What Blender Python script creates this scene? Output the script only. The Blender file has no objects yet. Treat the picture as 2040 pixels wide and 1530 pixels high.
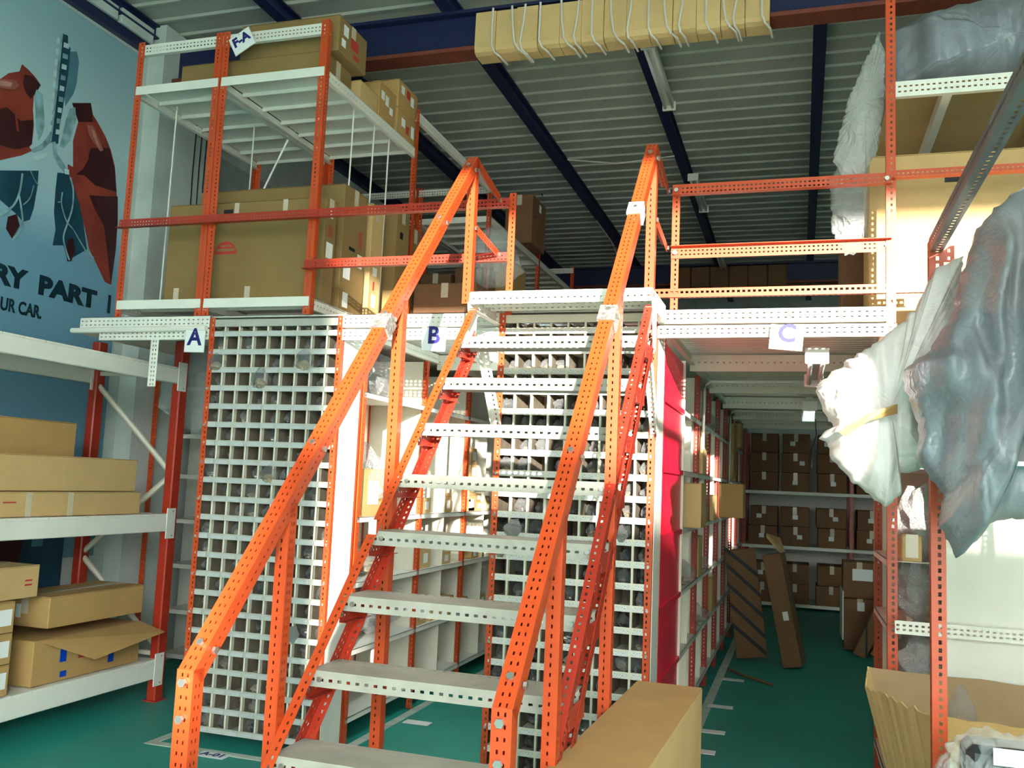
import bpy, math, random
from mathutils import Vector, Matrix, noise
random.seed(7)
ORD = 'first second third fourth fifth sixth seventh eighth ninth tenth eleventh twelfth thirteenth fourteenth fifteenth sixteenth seventeenth eighteenth nineteenth twentieth twenty-first twenty-second twenty-third'.split()
KIND_OF_BAG = ('dark bag', 'tan bag', 'silvery bag', 'dark bag', 'tan bag', 'silvery bag')
S = bpy.context.scene
COL = S.collection
V = Vector
# ------------------------------------------------------------ camera
cam = bpy.data.cameras.new('camera'); co = bpy.data.objects.new('camera', cam); COL.objects.link(co); S.camera = co
F_PX, PITCH, ROLL, YAW, CAM_H = 1811.02, .10725346, .04292297, -.3094585, 1.6
cam.sensor_fit = 'HORIZONTAL'; cam.sensor_width = 36; cam.lens = F_PX / 2040 * 36; cam.clip_end = 200
sy, cy = math.sin(YAW), math.cos(YAW)
fw = V((sy * math.cos(PITCH), cy * math.cos(PITCH), math.sin(PITCH))); rt = V((cy, -sy, 0)); up = rt.cross(fw)
c_, s_ = math.cos(ROLL), math.sin(ROLL)
r2, u2 = c_ * rt + s_ * up, -s_ * rt + c_ * up
m = Matrix.Identity(4)
for i in range(3):
    m[i][0], m[i][1], m[i][2] = r2[i], u2[i], -fw[i]
m[2][3] = CAM_H
co.matrix_world = m
# ------------------------------------------------------------ sky, sun, exposure
w = bpy.data.worlds.new('sky'); S.world = w; w.use_nodes = True
bg = w.node_tree.nodes['Background']; bg.inputs[0].default_value = (.92, 1.0, .96, 1); bg.inputs[1].default_value = 22.0
sun = bpy.data.lights.new('sun', 'SUN'); sun.energy = 17; sun.angle = .012; sun.color = (1, .93, .82)
so = bpy.data.objects.new('sun', sun); COL.objects.link(so)
so.rotation_euler = V((-.35, 1.0, -.16)).to_track_quat('-Z', 'Y').to_euler()
S.view_settings.view_transform = 'Standard'; S.view_settings.look = 'None'; S.view_settings.gamma = 1
S.view_settings.exposure = 0.25; S.view_settings.use_curve_mapping = False
# ------------------------------------------------------------ materials
def mat(name, col, rough=.5, metal=0, var=0., scale=8, bump=0, bscale=40, emit=None, spec=.5):
    M = bpy.data.materials.new(name); M.use_nodes = True; nt = M.node_tree; N = nt.nodes; P = N['Principled BSDF']
    P.inputs['Base Color'].default_value = (*col, 1); P.inputs['Roughness'].default_value = rough; P.inputs['Metallic'].default_value = metal
    P.inputs['Specular IOR Level'].default_value = spec
    if var:
        tc = N.new('ShaderNodeTexCoord'); n = N.new('ShaderNodeTexNoise'); n.inputs['Scale'].default_value = scale; n.inputs['Detail'].default_value = 5
        r = N.new('ShaderNodeValToRGB'); r.color_ramp.elements[0].position = .3; r.color_ramp.elements[1].position = .7
        r.color_ramp.elements[0].color = (*[c * (1 - var) for c in col], 1); r.color_ramp.elements[1].color = (*[min(1, c * (1 + var * .6)) for c in col], 1)
        nt.links.new(tc.outputs['Object'], n.inputs['Vector']); nt.links.new(n.outputs[0], r.inputs[0]); nt.links.new(r.outputs[0], P.inputs['Base Color'])
    if bump:
        tc = N.new('ShaderNodeTexCoord'); n = N.new('ShaderNodeTexNoise'); n.inputs['Scale'].default_value = bscale; n.inputs['Detail'].default_value = 4
        b = N.new('ShaderNodeBump'); b.inputs['Strength'].default_value = bump; b.inputs['Distance'].default_value = .02
        nt.links.new(tc.outputs['Object'], n.inputs['Vector']); nt.links.new(n.outputs[0], b.inputs['Height']); nt.links.new(b.outputs[0], P.inputs['Normal'])
    if emit:
        P.inputs['Emission Color'].default_value = (*emit[0], 1); P.inputs['Emission Strength'].default_value = emit[1]
    return M
def film(name, col, fac, rough=.2, vor=0, crinkle=0):
    M = bpy.data.materials.new(name); M.use_nodes = True; nt = M.node_tree; N = nt.nodes; P = N['Principled BSDF']
    P.inputs['Base Color'].default_value = (*col, 1); P.inputs['Roughness'].default_value = rough
    tr = N.new('ShaderNodeBsdfTransparent'); mx = N.new('ShaderNodeMixShader'); out = N['Material Output']
    mx.inputs[0].default_value = fac
    nt.links.new(tr.outputs[0], mx.inputs[1]); nt.links.new(P.outputs[0], mx.inputs[2]); nt.links.new(mx.outputs[0], out.inputs[0])
    if vor:
        tc = N.new('ShaderNodeTexCoord'); v = N.new('ShaderNodeTexVoronoi'); v.inputs['Scale'].default_value = vor
        b = N.new('ShaderNodeBump'); b.inputs['Strength'].default_value = .45; b.inputs['Distance'].default_value = .004; b.invert = True
        nt.links.new(tc.outputs['Object'], v.inputs['Vector']); nt.links.new(v.outputs['Distance'], b.inputs['Height']); nt.links.new(b.outputs[0], P.inputs['Normal'])
    if crinkle:
        tc = N.new('ShaderNodeTexCoord'); v = N.new('ShaderNodeTexNoise'); v.inputs['Scale'].default_value = crinkle; v.inputs['Detail'].default_value = 3; v.inputs['Distortion'].default_value = 1.5
        b = N.new('ShaderNodeBump'); b.inputs['Strength'].default_value = .9 if fac < .9 else .35; b.inputs['Distance'].default_value = .08
        nt.links.new(tc.outputs['Object'], v.inputs['Vector']); nt.links.new(v.outputs[0], b.inputs['Height']); nt.links.new(b.outputs[0], P.inputs['Normal'])
    return M
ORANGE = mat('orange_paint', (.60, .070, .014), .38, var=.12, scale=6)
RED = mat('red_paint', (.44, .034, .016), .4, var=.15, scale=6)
CRIMSON = mat('crimson_paint', (.86, .010, .055), .35, var=.08)
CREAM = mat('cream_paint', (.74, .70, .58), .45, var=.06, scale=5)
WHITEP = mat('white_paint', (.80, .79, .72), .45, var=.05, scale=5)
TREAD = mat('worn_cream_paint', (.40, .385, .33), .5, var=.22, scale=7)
GREYP = mat('grey_cream_paint', (.60, .60, .53), .45, var=.06)
CARD = mat('cardboard', (.47, .285, .105), .8, var=.10, scale=4, bump=.12, bscale=60)
CARD2 = mat('pale_cardboard', (.58, .385, .17), .8, var=.08, scale=4, bump=.1)
CARDSHADE = mat('shaded_cardboard', (.27, .17, .06), .8, var=.1, scale=4, bump=.12, bscale=60)  # darker copy of CARD; shade on the upper left cartons put into the colour
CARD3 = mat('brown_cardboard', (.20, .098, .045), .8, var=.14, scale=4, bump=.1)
CARDIN = mat('cardboard_inside', (.36, .245, .13), .9, var=.1)
TAPE = mat('clear_tape', (.62, .53, .40), .2)
BTAPE = mat('blue_tape', (.0, .05, .45), .4)
PAPER = mat('white_paper', (.85, .86, .86), .6)
INK = mat('navy_ink', (.015, .012, .16), .5)
REDINK = mat('red_ink', (.50, .04, .03), .7)
BLACK = mat('black', (.01, .01, .012), .6)
STEEL = mat('bolt_steel', (.55, .52, .50), .35, metal=.9)
PLASTER = mat('wall_plaster', (.60, .67, .64), .85, var=.16, scale=2.2, bump=.35, bscale=9)
FLOORM = mat('green_floor_paint', (.022, .31, .255), .45, spec=.35, var=.16, scale=1.3, bump=.05, bscale=30)
LINE = mat('floor_line_paint', (.55, .62, .56), .5, var=.2, scale=9)
ROOF = mat('roof_sheet_paint', (.50, .52, .46), .5, var=.08, scale=3)
NAVY = mat('navy_steel_paint', (.012, .018, .075), .45, var=.2)
RUST = mat('red_oxide_paint', (.20, .045, .025), .6, var=.2)
CORD = mat('white_cord', (.72, .68, .60), .8)
FOAM = mat('tan_padding', (.70, .48, .22), .8, var=.1, scale=5, bump=.2)
TUBE_ON = mat('lit_tube', (.9, 1, 1), .5, emit=((.75, 1, 1), 40)); TUBE_DIM = mat('lit_cool_tube', (.9, 1, 1), .5, emit=((.6, 1, 1), 3))
TUBE_OFF = mat('unlit_tube', (.75, .78, .76), .3)
FILM = film('clear_plastic_film', (.74, .79, .80), .30, .14, crinkle=9)
FILMW = film('milky_plastic_film', (.74, .75, .74), .42, .2, crinkle=7)
BUBBLE = film('bubble_wrap_film', (.27, .29, .33), .90, .28, vor=70)
SHEET = film('white_foam_sheet', (.88, .80, .78), .94, .6, crinkle=5)
HOLDER = film('clear_ticket_holder', (.72, .76, .76), .6, .15)
DARKPART = mat('dark_metal_part', (.05, .05, .055), .35, metal=.5)
BINGREY = mat('grey_bin_paint', (.42, .42, .37), .45, var=.08)
BINBACK = mat('bin_back_board', (.20, .165, .12), .7, var=.3, scale=14)
TANPART = mat('tan_part', (.42, .33, .22), .5)
FOAMBOARD = mat('white_board', (.78, .76, .68), .6, var=.03)
GROUND = mat('concrete_yard', (.45, .44, .40), .9, var=.15, scale=.7)
BLOCKERM = mat('sun_blocker_grey', (.32, .32, .30), .9, var=.06, scale=.5)  # for the added yard walls, kept dull to cut their bounce
def ticket_mat():
    M = mat('printed_ticket', (.84, .84, .80), .5); nt = M.node_tree; N = nt.nodes; P = N['Principled BSDF']
    tc = N.new('ShaderNodeTexCoord'); n = N.new('ShaderNodeTexNoise'); mp = N.new('ShaderNodeMapping'); mp.inputs['Scale'].default_value = (420, 1, 160)
    r = N.new('ShaderNodeValToRGB'); r.color_ramp.elements[0].position = .40; r.color_ramp.elements[0].color = (.25, .25, .27, 1); r.color_ramp.elements[1].position = .5; r.color_ramp.elements[1].color = (.84, .84, .80, 1)
    n.inputs['Scale'].default_value = 1
    nt.links.new(tc.outputs['Object'], mp.inputs[0]); nt.links.new(mp.outputs[0], n.inputs['Vector']); nt.links.new(n.outputs[0], r.inputs[0]); nt.links.new(r.outputs[0], P.inputs['Base Color'])
    return M
TICKET = ticket_mat()
def poster_mat():
    M = mat('poster_print', (.15, .42, .58), .55); nt = M.node_tree; N = nt.nodes; P = N['Principled BSDF']
    tc = N.new('ShaderNodeTexCoord'); sp = N.new('ShaderNodeSeparateXYZ'); r = N.new('ShaderNodeValToRGB'); mr = N.new('ShaderNodeMapRange')
    mr.inputs[1].default_value = .8; mr.inputs[2].default_value = 5.0
    e = r.color_ramp.elements; e[0].position = 0; e[0].color = (.14, .32, .44, 1); e[1].position = 1; e[1].color = (.16, .32, .46, 1)
    for p, c in ((.34, (.20, .42, .58)), (.42, (.42, .64, .76)), (.56, (.56, .76, .82)), (.74, (.34, .54, .64))):
        k = e.new(p); k.color = (*c, 1)
    nt.links.new(tc.outputs['Object'], sp.inputs[0]); nt.links.new(sp.outputs[2], mr.inputs[0]); nt.links.new(mr.outputs[0], r.inputs[0]); nt.links.new(r.outputs[0], P.inputs['Base Color'])
    return M
POSTER = poster_mat()
# ------------------------------------------------------------ mesh helpers
class MB:
    def __init__(s): s.v = []; s.f = []
    def poly(s, pts, faces):
        b = len(s.v); s.v += [tuple(p) for p in pts]; s.f += [tuple(b + i for i in f) for f in faces]; return s
    def box(s, x0, x1, y0, y1, z0, z1):
        return s.poly([(x0, y0, z0), (x1, y0, z0), (x1, y1, z0), (x0, y1, z0), (x0, y0, z1), (x1, y0, z1), (x1, y1, z1), (x0, y1, z1)],
                      [(3, 2, 1, 0), (4, 5, 6, 7), (0, 1, 5, 4), (1, 2, 6, 5), (2, 3, 7, 6), (3, 0, 4, 7)])
    def cbox(s, x0, x1, y0, y1, z0, z1, c=.004):
        # box with chamfered edges
        X, Y, Z = (x0, x1), (y0, y1), (z0, z1); P = []
        idx = {}
        for i in (0, 1):
            for j in (0, 1):
                for k in (0, 1):
                    sx, sy_, sz = (1 - 2 * i) * c, (1 - 2 * j) * c, (1 - 2 * k) * c
                    for a in range(3):
                        p = [X[i] + sx, Y[j] + sy_, Z[k] + sz]; p[a] = (X, Y, Z)[a][(i, j, k)[a]]
                        idx[(i, j, k, a)] = len(P); P.append(p)
        F = []
        for a in range(3):
            b, d = (a + 1) % 3, (a + 2) % 3
            for q in (0, 1):
                def key(u, v_):
                    t = [0, 0, 0]; t[a] = q; t[b] = u; t[d] = v_; return (*t, a)
                f = [idx[key(0, 0)], idx[key(1, 0)], idx[key(1, 1)], idx[key(0, 1)]]
                F.append(f if q else f[::-1])
            for u in (0, 1):
                for v_ in (0, 1):
                    def kk(q, ax):
                        t = [0, 0, 0]; t[a] = q; t[b] = u; t[d] = v_; return (*t, ax)
                    f = [idx[kk(0, b)], idx[kk(1, b)], idx[kk(1, d)], idx[kk(0, d)]]
                    F.append(f if (u + v_) % 2 == 0 else f[::-1])
        for i in (0, 1):
            for j in (0, 1):
                for k in (0, 1):
                    f = [idx[(i, j, k, 0)], idx[(i, j, k, 1)], idx[(i, j, k, 2)]]
                    F.append(f if (i + j + k) % 2 else f[::-1])
        return s.poly(P, F)
    def tube(s, pts, r, n=6):
        pts = [V(p) for p in pts]; rings = []
        for i, p in enumerate(pts):
            d = (pts[min(i + 1, len(pts) - 1)] - pts[max(i - 1, 0)]).normalized()
            a = d.cross(V((0, 0, 1)) if abs(d.z) < .9 else V((1, 0, 0))).normalized(); b = d.cross(a)
            rings.append([p + r * (math.cos(t) * a + math.sin(t) * b) for t in [2 * math.pi * k / n for k in range(n)]])
        P = [q for rg in rings for q in rg]; F = []
        for i in range(len(pts) - 1):
            for k in range(n):
                F.append((i * n + k, i * n + (k + 1) % n, (i + 1) * n + (k + 1) % n, (i + 1) * n + k))
        F.append(tuple(range(n))[::-1]); F.append(tuple((len(pts) - 1) * n + k for k in range(n)))
        return s.poly(P, F)
    def prism(s, prof, axis, a0, a1):
        # closed profile extruded along axis 0/1/2; prof gives the two other coordinates in cyclic order
        n = len(prof); P = []
        for a in (a0, a1):
            for (u, v_) in prof:
                p = [0, 0, 0]; p[axis] = a; p[(axis + 1) % 3] = u; p[(axis + 2) % 3] = v_; P.append(p)
        F = [(k, (k + 1) % n, n + (k + 1) % n, n + k) for k in range(n)] + [tuple(range(n))[::-1], tuple(range(n, 2 * n))]
        return s.poly(P, F)
    def mesh(s, name, off=None, smooth=False):
        me = bpy.data.meshes.new(name)
        v = s.v if off is None else [(p[0] - off[0], p[1] - off[1], p[2] - off[2]) for p in s.v]
        me.from_pydata(v, [], s.f)
        if smooth: me.polygons.foreach_set('use_smooth', [True] * len(me.polygons))
        return me
def off_of(o):
    t = V((0, 0, 0))
    while o is not None: t += o.location; o = o.parent
    return t
def tag(o, label=None, cat=None, group=None, kind=None):
    for k, v_ in (('label', label), ('category', cat), ('group', group), ('kind', kind)):
        if v_: o[k] = v_
    return o
def thing(name, label, cat, loc=(0, 0, 0), group=None, rot=None):
    o = bpy.data.objects.new(name, None); COL.objects.link(o); o.location = loc; o.empty_display_size = .1
    if rot: o.rotation_euler = rot
    return tag(o, label, cat, group)
def struct(name, me=None, M=None):
    o = bpy.data.objects.new(name, me); COL.objects.link(o); o['kind'] = 'structure'
    if M: me.materials.append(M)
    return o
def link(name, me, parent=None, mx=None):
    o = bpy.data.objects.new(name, me); COL.objects.link(o)
    if parent is not None: o.parent = parent
    if mx is not None: o.matrix_basis = mx
    return o
def part(name, mb, M, parent, local=False, smooth=False):
    me = mb.mesh(name, None if local else off_of(parent), smooth); me.materials.append(M)
    return link(name, me, parent)
def solo(name, mb, M, label, cat, group=None, smooth=False):
    # a thing that is one mesh, origin at the base centre
    xs = [p[0] for p in mb.v]; ys = [p[1] for p in mb.v]; zs = [p[2] for p in mb.v]
    c = V(((min(xs) + max(xs)) / 2, (min(ys) + max(ys)) / 2, min(zs)))
    me = mb.mesh(name, c, smooth); me.materials.append(M); o = link(name, me); o.location = c
    return tag(o, label, cat, group)
# ---- slotted angle: two perforated flanges meeting at an edge, real holes
CACHE = {}
def strip(s, L, wd, rows, pitch, hole, T, t):
    """perforated plate; T maps (along, across, depth) to a point"""
    n = max(1, int(L / pitch)); p = L / n; hl, hw = hole
    ys = []
    for r in range(rows):
        c = wd * (r + 1) / (rows + 1) + (.003 if rows == 1 else 0); ys.append((c - hw / 2, c + hw / 2))
    P, F = [], []
    def quad(a0, a1, b0, b1):
        for d in (0, t):
            b = len(P); P.extend([T(a0, b0, d), T(a1, b0, d), T(a1, b1, d), T(a0, b1, d)]); F.append((b, b + 1, b + 2, b + 3) if d == 0 else (b + 3, b + 2, b + 1, b))
    if rows == 0:
        quad(0, L, 0, wd)
    else:
        for i in range(n):
            a = i * p; h0, h1 = a + (p - hl) / 2, a + (p + hl) / 2
            quad(a, h0, 0, wd); quad(h1, a + p, 0, wd)
            e = 0
            for (y0, y1) in ys:
                quad(h0, h1, e, y0); e = y1
            quad(h0, h1, e, wd)
    b = len(P); P.extend([T(0, wd, 0), T(L, wd, 0), T(L, wd, t), T(0, wd, t), T(0, 0, 0), T(0, 0, t), T(L, 0, 0), T(L, 0, t)])
    F.extend([(b, b + 1, b + 2, b + 3), (b, b + 3, b + 5, b + 4), (b + 1, b + 6, b + 7, b + 2)])
    s.poly(P, F)
def angle_mesh(L, a, b, r1, r2, pitch, hole, M):
    k = (round(L, 3), a, b, r1, r2, pitch, hole, M.name)
    if k not in CACHE:
        s = MB(); t = .0025
        strip(s, L, a, r1, pitch, hole, lambda l, w_, d: (w_, d, l), t)
        if b: strip(s, L, b, r2, pitch, hole, lambda l, w_, d: (d, w_, l), t)
        me = s.mesh('slotted_angle'); me.materials.append(M); CACHE[k] = me
    return CACHE[k]
def ang(name, parent, p0, p1, d1, d2, M, a=.04, b=.04, r1=2, r2=2, pitch=.026, hole=(.012, .008)):
    p0, p1 = V(p0), V(p1); z = (p1 - p0); L = z.length; z.normalize(); d1 = V(d1); d2 = V(d2)
    d1 = (d1 - z * d1.dot(z)).normalized(); d2 = (d2 - z * d2.dot(z) - d1 * d2.dot(d1)).normalized()
    me = angle_mesh(L, a, b, r1, r2, pitch, hole, M)
    mx = Matrix.Identity(4); q = p0 - (off_of(parent) if parent else V((0, 0, 0)))
    for i in range(3): mx[i][0], mx[i][1], mx[i][2], mx[i][3] = d1[i], d2[i], z[i], q[i]
    return link(name, me, parent, mx)
def post(parent, x, y, z0, z1, sx=1, sy_=1, M=ORANGE, a=.04, b=.04, **k):
    return ang('post', parent, (x, y, z0), (x, y, z1), (sx, 0, 0), (0, sy_, 0), M, a, b, **k)
def bolt_mesh():
    s = MB(); n = 6
    s.prism([(.008 * math.cos(2 * math.pi * k / n), .008 * math.sin(2 * math.pi * k / n)) for k in range(n)], 2, 0, .007)
    me = s.mesh('bolt'); me.materials.append(STEEL); return me
BOLT = bolt_mesh()
def bolt(parent, p, n=(0, -1, 0), sc=1):
    q = V(n).to_track_quat('Z', 'Y').to_matrix().to_4x4()
    mx = Matrix.Translation(V(p) - off_of(parent)) @ q @ Matrix.Scale(sc, 4)
    return link('bolt', BOLT, parent, mx)
def text(name, body, parent, M, size, mx, bold=.0, ext=.0008, sx=1, align='CENTER'):
    c = bpy.data.curves.new(name, 'FONT'); c.body = body; c.size = size; c.extrude = ext; c.offset = bold; c.align_x = align; c.align_y = 'BOTTOM_BASELINE' if False else 'BOTTOM'
    c.materials.append(M); c.resolution_u = 3
    o = bpy.data.objects.new(name, c); COL.objects.link(o); dg = bpy.context.evaluated_depsgraph_get(); dg.update()
    me = bpy.data.meshes.new_from_object(o.evaluated_get(dg)); bpy.data.objects.remove(o)
    if not me.materials: me.materials.append(M)
    o = bpy.data.objects.new(name, me); COL.objects.link(o); o.parent = parent; o.matrix_basis = mx @ Matrix.Scale(sx, 4, (1, 0, 0)); return o
def face_mx(p, right, upv, parent):
    r, u = V(right).normalized(), V(upv).normalized(); n = r.cross(u); mx = Matrix.Identity(4); q = V(p) - off_of(parent)
    for i in range(3): mx[i][0], mx[i][1], mx[i][2], mx[i][3] = r[i], u[i], n[i], q[i]
    return mx
# ------------------------------------------------------------ the building shell
floor = struct('floor', MB().box(-5.4, 4.7, -4, 17.2, -.2, 0).mesh('floor'), FLOORM)
yard = struct('ground', MB().box(-30, 40, -40, -4, -.25, -.02).mesh('ground'), GROUND)
wl = struct('wall_left', MB().box(-5.4, -5.2, -4, 17.2, 0, 5.3).mesh('wall_left'), PLASTER)
struct('wall_right', MB().box(4.6, 4.8, -4, 17.2, 0, 5.3).mesh('wall_right'), PLASTER)
struct('wall_back', MB().box(-5.4, 4.8, 17.2, 17.4, 0, 5.3).mesh('wall_back'), PLASTER)
struct('wall_front_mask', MB().box(-5.4, 4.8, -4.2, -4, 4.5, 5.4).box(-5.4, -1.2, -4.2, -4, 0, 4.5).mesh('wall_front_mask'), PLASTER)  # unseen; header and solid left part shaped to cut off sun and sky light
struct('wall_sun_block_low', MB().box(4.55, 30, -14.3, -14, -.02, 4.45).box(4.2, 4.55, -14.25, -14.15, -.02, 4.45).box(3.96, 4.2, -14.25, -14.15, -.02, 3.5).mesh('wall_sun_block_low'), BLOCKERM)  # added out of view; heights and low step shape the lower edge of sunlight
struct('wall_sun_block_tall', MB().box(-30, 3.96, -18, -14, -.02, 6.2).mesh('wall_sun_block_tall'), BLOCKERM)  # added out of view to keep the sun off the left side
# pier of bare plaster that stands out of the left wall, and the ledge of the wall top
pier = MB().box(-5.2, -5.04, 5.95, 6.75, 0, 5.25)
struct('wall_pier', pier.mesh('wall_pier'), PLASTER)
for k, yy in enumerate((6.42, 6.5, 6.57)): solo('wall_cable', MB().tube([(-5.03, yy, 2.6), (-5.03, yy + .012, 3.4), (-5.032, yy - .008, 4.1), (-5.03, yy, 5.1)], .005, 5), BLACK, f'thin dark cable down the plaster pier, {ORD[k]} of three', 'cable')
trim = struct('trim_1', MB().box(-5.2, -5.14, -4, 5.9, 4.98, 5.06).mesh('trim_1'), NAVY)
for k in range(24):
    y = -3.9 + k * .41
    part('ledge_block', MB().cbox(-5.2, -5.12, y, y + .37, 5.065, 5.16 + .015 * (k % 3)), PLASTER, trim)
ceil = struct('ceiling')
def roof_sheet(y0):
    prof = []; n = 4; p = .25
    for k in range(n):
        a = y0 + k * p
        prof += [(a, 5.275), (a + .19, 5.275), (a + .205, 5.258), (a + .235, 5.258)]
    prof += [(y0 + n * p, 5.275)]
    lo = prof; hi = [(a, z + .004) for a, z in reversed(prof)]
    return MB().prism([(a, z) for a, z in lo + hi], 0, -5.45, 4.85)
for k in range(22):
    part('roof_sheet', roof_sheet(-4.3 + k), ROOF, ceil)
for x in (-5.24 + .08, -3.92, -2.58, -1.26, .12, 1.45, 2.8, 4.1):
    s = MB(); s.box(x - .05, x + .05, -4.2, 17.2, 5.13, 5.145); s.box(x - .012, x + .012, -4.2, 17.2, 5.14, 5.25); s.box(x - .05, x + .05, -4.2, 17.2, 5.235, 5.249)
    part('purlin', s, NAVY, ceil)
for y in (6.15, 14.3):
    s = MB(); s.box(-5.2, 4.6, y - .012, y + .012, 4.83, 5.11); s.box(-5.2, 4.6, y - .08, y + .08, 5.105, 5.13)
    b = part('roof_beam', s, NAVY, ceil)
    part('lower_flange', MB().box(-5.2, 4.6, y - .09, y + .09, 4.80, 4.83), RUST, b)
def wire(name, pts, r=.006, M=CORD, label=None, group=None):
    return solo(name, MB().tube(pts, r, 5), M, label, 'cord', group)
wire('hanging_wire', [(-2.45, 9.3, 5.12), (-1.9, 9.35, 5.06), (-1.3, 9.4, 5.12)], .007, label='thin pale wire slung between two dark roof purlins')
wire('loose_wire', [(-2.62, 11.6, 5.12), (-2.5, 12.0, 4.95), (-2.42, 12.3, 4.72)], .006, label='short loose cord hanging from the far end of a roof purlin')
# floor markings and their small labels
def mark(x0, x1, y0, y1): return part('line_marking', MB().box(x0, x1, y0, y1, 0, .003), LINE, floor)
mark(-3.62, -2.52, 4.60, 4.66); mark(-3.62, -3.56, 4.66, 5.4); mark(-2.56, -2.50, 4.66, 12.6); mark(-.68, -.615, 4.5, 12.6); mark(-1.66, -1.6, 5.2, 12.6)
def floor_label(x, y, body, rz=0):
    o = part('floor_label', MB().box(x - .09, x + .09, y - .045, y + .045, .003, .006), PAPER, floor)
    if body: text('lettering', body, o, INK, .075, Matrix.Translation((x, y - .035, .0065)), .002)
floor_label(-3.13, 4.57, 'A-01')
for x, y in ((-2.38, 5.72), (-2.38, 6.75), (-.55, 6.4), (-.55, 7.15), (-.53, 8.2), (-.57, 5.9)): floor_label(x, y, None)
# ------------------------------------------------------------ poster on the left wall
pt = thing('poster', 'large blue wall poster of red engine parts shaped like lungs', 'poster', (-5.2, 4.2, .9))
me = MB().box(.002, .012, -3.2, 1.62, 0, 4.05).mesh('sheet'); me.materials.append(POSTER); sheet = link('sheet', me, pt)
sheet.location = (0, 0, 0)
P_BLUE = mat('poster_dark_teal', (.012, .07, .12), .55, var=.3, scale=6); P_RED = mat('poster_red', (.34, .05, .035), .5, var=.35, scale=3)
P_DRED = mat('poster_dark_red', (.06, .012, .016), .5, var=.3, scale=5); P_CH = mat('poster_chrome', (.30, .52, .58), .5, var=.5, scale=14); P_SH = mat('poster_shade', (.10, .26, .34), .5, var=.2)
P_GL = mat('poster_sheen', (.46, .13, .10), .5, var=.2); P_GL2 = mat('poster_bright_sheen', (.62, .30, .24), .5, var=.2)
P_TEXT = mat('poster_text', (.004, .03, .05), .5); P_HI = mat('poster_pale', (.62, .80, .84), .5)
lev = [0]
def art(name, pts, M):
    lev[0] += 1; x = -5.188 + .0004 * lev[0]; n = len(pts)
    part(name, MB().poly([(x, a, b) for a, b in pts], [tuple(range(n))]), M, pt)
def artline(pts, wd, M, name='wire_print'):
    P = [V((a, b, 0)) for a, b in pts]
    Q = []
    for i in range(len(P) - 1):
        for t in range(4):
            k = t / 4; p0, p1, p2, p3 = P[max(i - 1, 0)], P[i], P[i + 1], P[min(i + 2, len(P) - 1)]
            Q.append(.5 * ((2 * p1) + (p2 - p0) * k + (2 * p0 - 5 * p1 + 4 * p2 - p3) * k * k + (3 * p1 - p0 - 3 * p2 + p3) * k ** 3))
    Q.append(P[-1]); lev[0] += 1; x = -5.188 + .0004 * lev[0]; L = []; R_ = []
    for i, p in enumerate(Q):
        d = (Q[min(i + 1, len(Q) - 1)] - Q[max(i - 1, 0)]).normalized(); nn = V((-d.y, d.x, 0)) * wd / 2
        L.append(p + nn); R_.append(p - nn)
    n = len(Q)
    part(name, MB().poly([(x, q.x, q.y) for q in L + R_], [(i, i + 1, n + i + 1, n + i) for i in range(n - 1)]), M, pt)
art('shade_print', [(5.116, 4.63), (5.184, 4.663), (5.214, 4.595), (5.213, 4.43), (5.193, 4.339), (5.127, 4.213), (5.106, 4.301), (5.118, 4.452)], P_SH)
art('radiator_print', [(4.57, 3.53), (4.79, 3.605), (4.947, 3.659), (4.952, 3.552), (4.938, 3.382), (4.915, 3.29), (4.858, 3.259), (4.795, 3.297), (4.657, 3.351), (4.5, 3.42)], P_BLUE)
art('radiator_print', [(5.114, 3.703), (5.215, 3.73), (5.295, 3.628), (5.365, 3.536), (5.465, 3.22), (5.338, 3.127), (5.284, 3.099), (5.234, 3.19), (5.135, 3.164), (5.148, 3.284), (5.118, 3.408), (5.112, 3.569)], P_BLUE)
art('lung_print', [(4.30, 4.02), (4.40, 4.09), (4.514, 4.14), (4.557, 4.166), (4.617, 4.234), (4.7, 4.284), (4.715, 4.344), (4.766, 4.333), (4.834, 4.307), (4.89, 4.27), (4.864, 4.211), (4.841, 4.17), (4.844, 4.071), (4.867, 3.964), (4.866, 3.825), (4.827, 3.765), (4.716, 3.724), (4.612, 3.722), (4.4, 3.70), (4.3, 3.74)], P_RED)
art('lung_shade_print', [(4.745, 4.281), (4.807, 4.302), (4.89, 4.27), (4.848, 4.189), (4.818, 4.137), (4.769, 4.162), (4.739, 4.218)], P_DRED)
art('lung_shade_print', [(4.3, 3.92), (4.534, 3.934), (4.629, 3.996), (4.702, 3.974), (4.75, 3.948), (4.854, 3.998), (4.866, 3.825), (4.825, 3.78), (4.723, 3.734), (4.562, 3.711), (4.3, 3.7)], P_DRED)
art('hose_print', [(4.3, 3.66), (4.565, 3.683), (4.612, 3.722), (4.716, 3.724), (4.841, 3.797), (4.872, 3.778), (4.788, 3.713), (4.672, 3.648), (4.577, 3.592), (4.3, 3.56)], P_RED)
art('lung_print', [(5.183, 4.261), (5.363, 4.338), (5.395, 4.259), (5.468, 4.204), (5.543, 4.141), (5.611, 4.056), (5.671, 3.941), (5.717, 3.726), (5.752, 3.535), (5.76, 3.297), (5.742, 3.007), (5.676, 3.016), (5.579, 3.126), (5.484, 3.226), (5.413, 3.39), (5.344, 3.545), (5.25, 3.69), (5.207, 3.737), (5.199, 3.798), (5.251, 3.793), (5.241, 3.878), (5.227, 3.986), (5.246, 4.083), (5.259, 4.146), (5.208, 4.223)], P_RED)
art('lung_shade_print', [(5.183, 4.261), (5.363, 4.338), (5.402, 4.203), (5.259, 4.146), (5.208, 4.223)], P_DRED)
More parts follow.
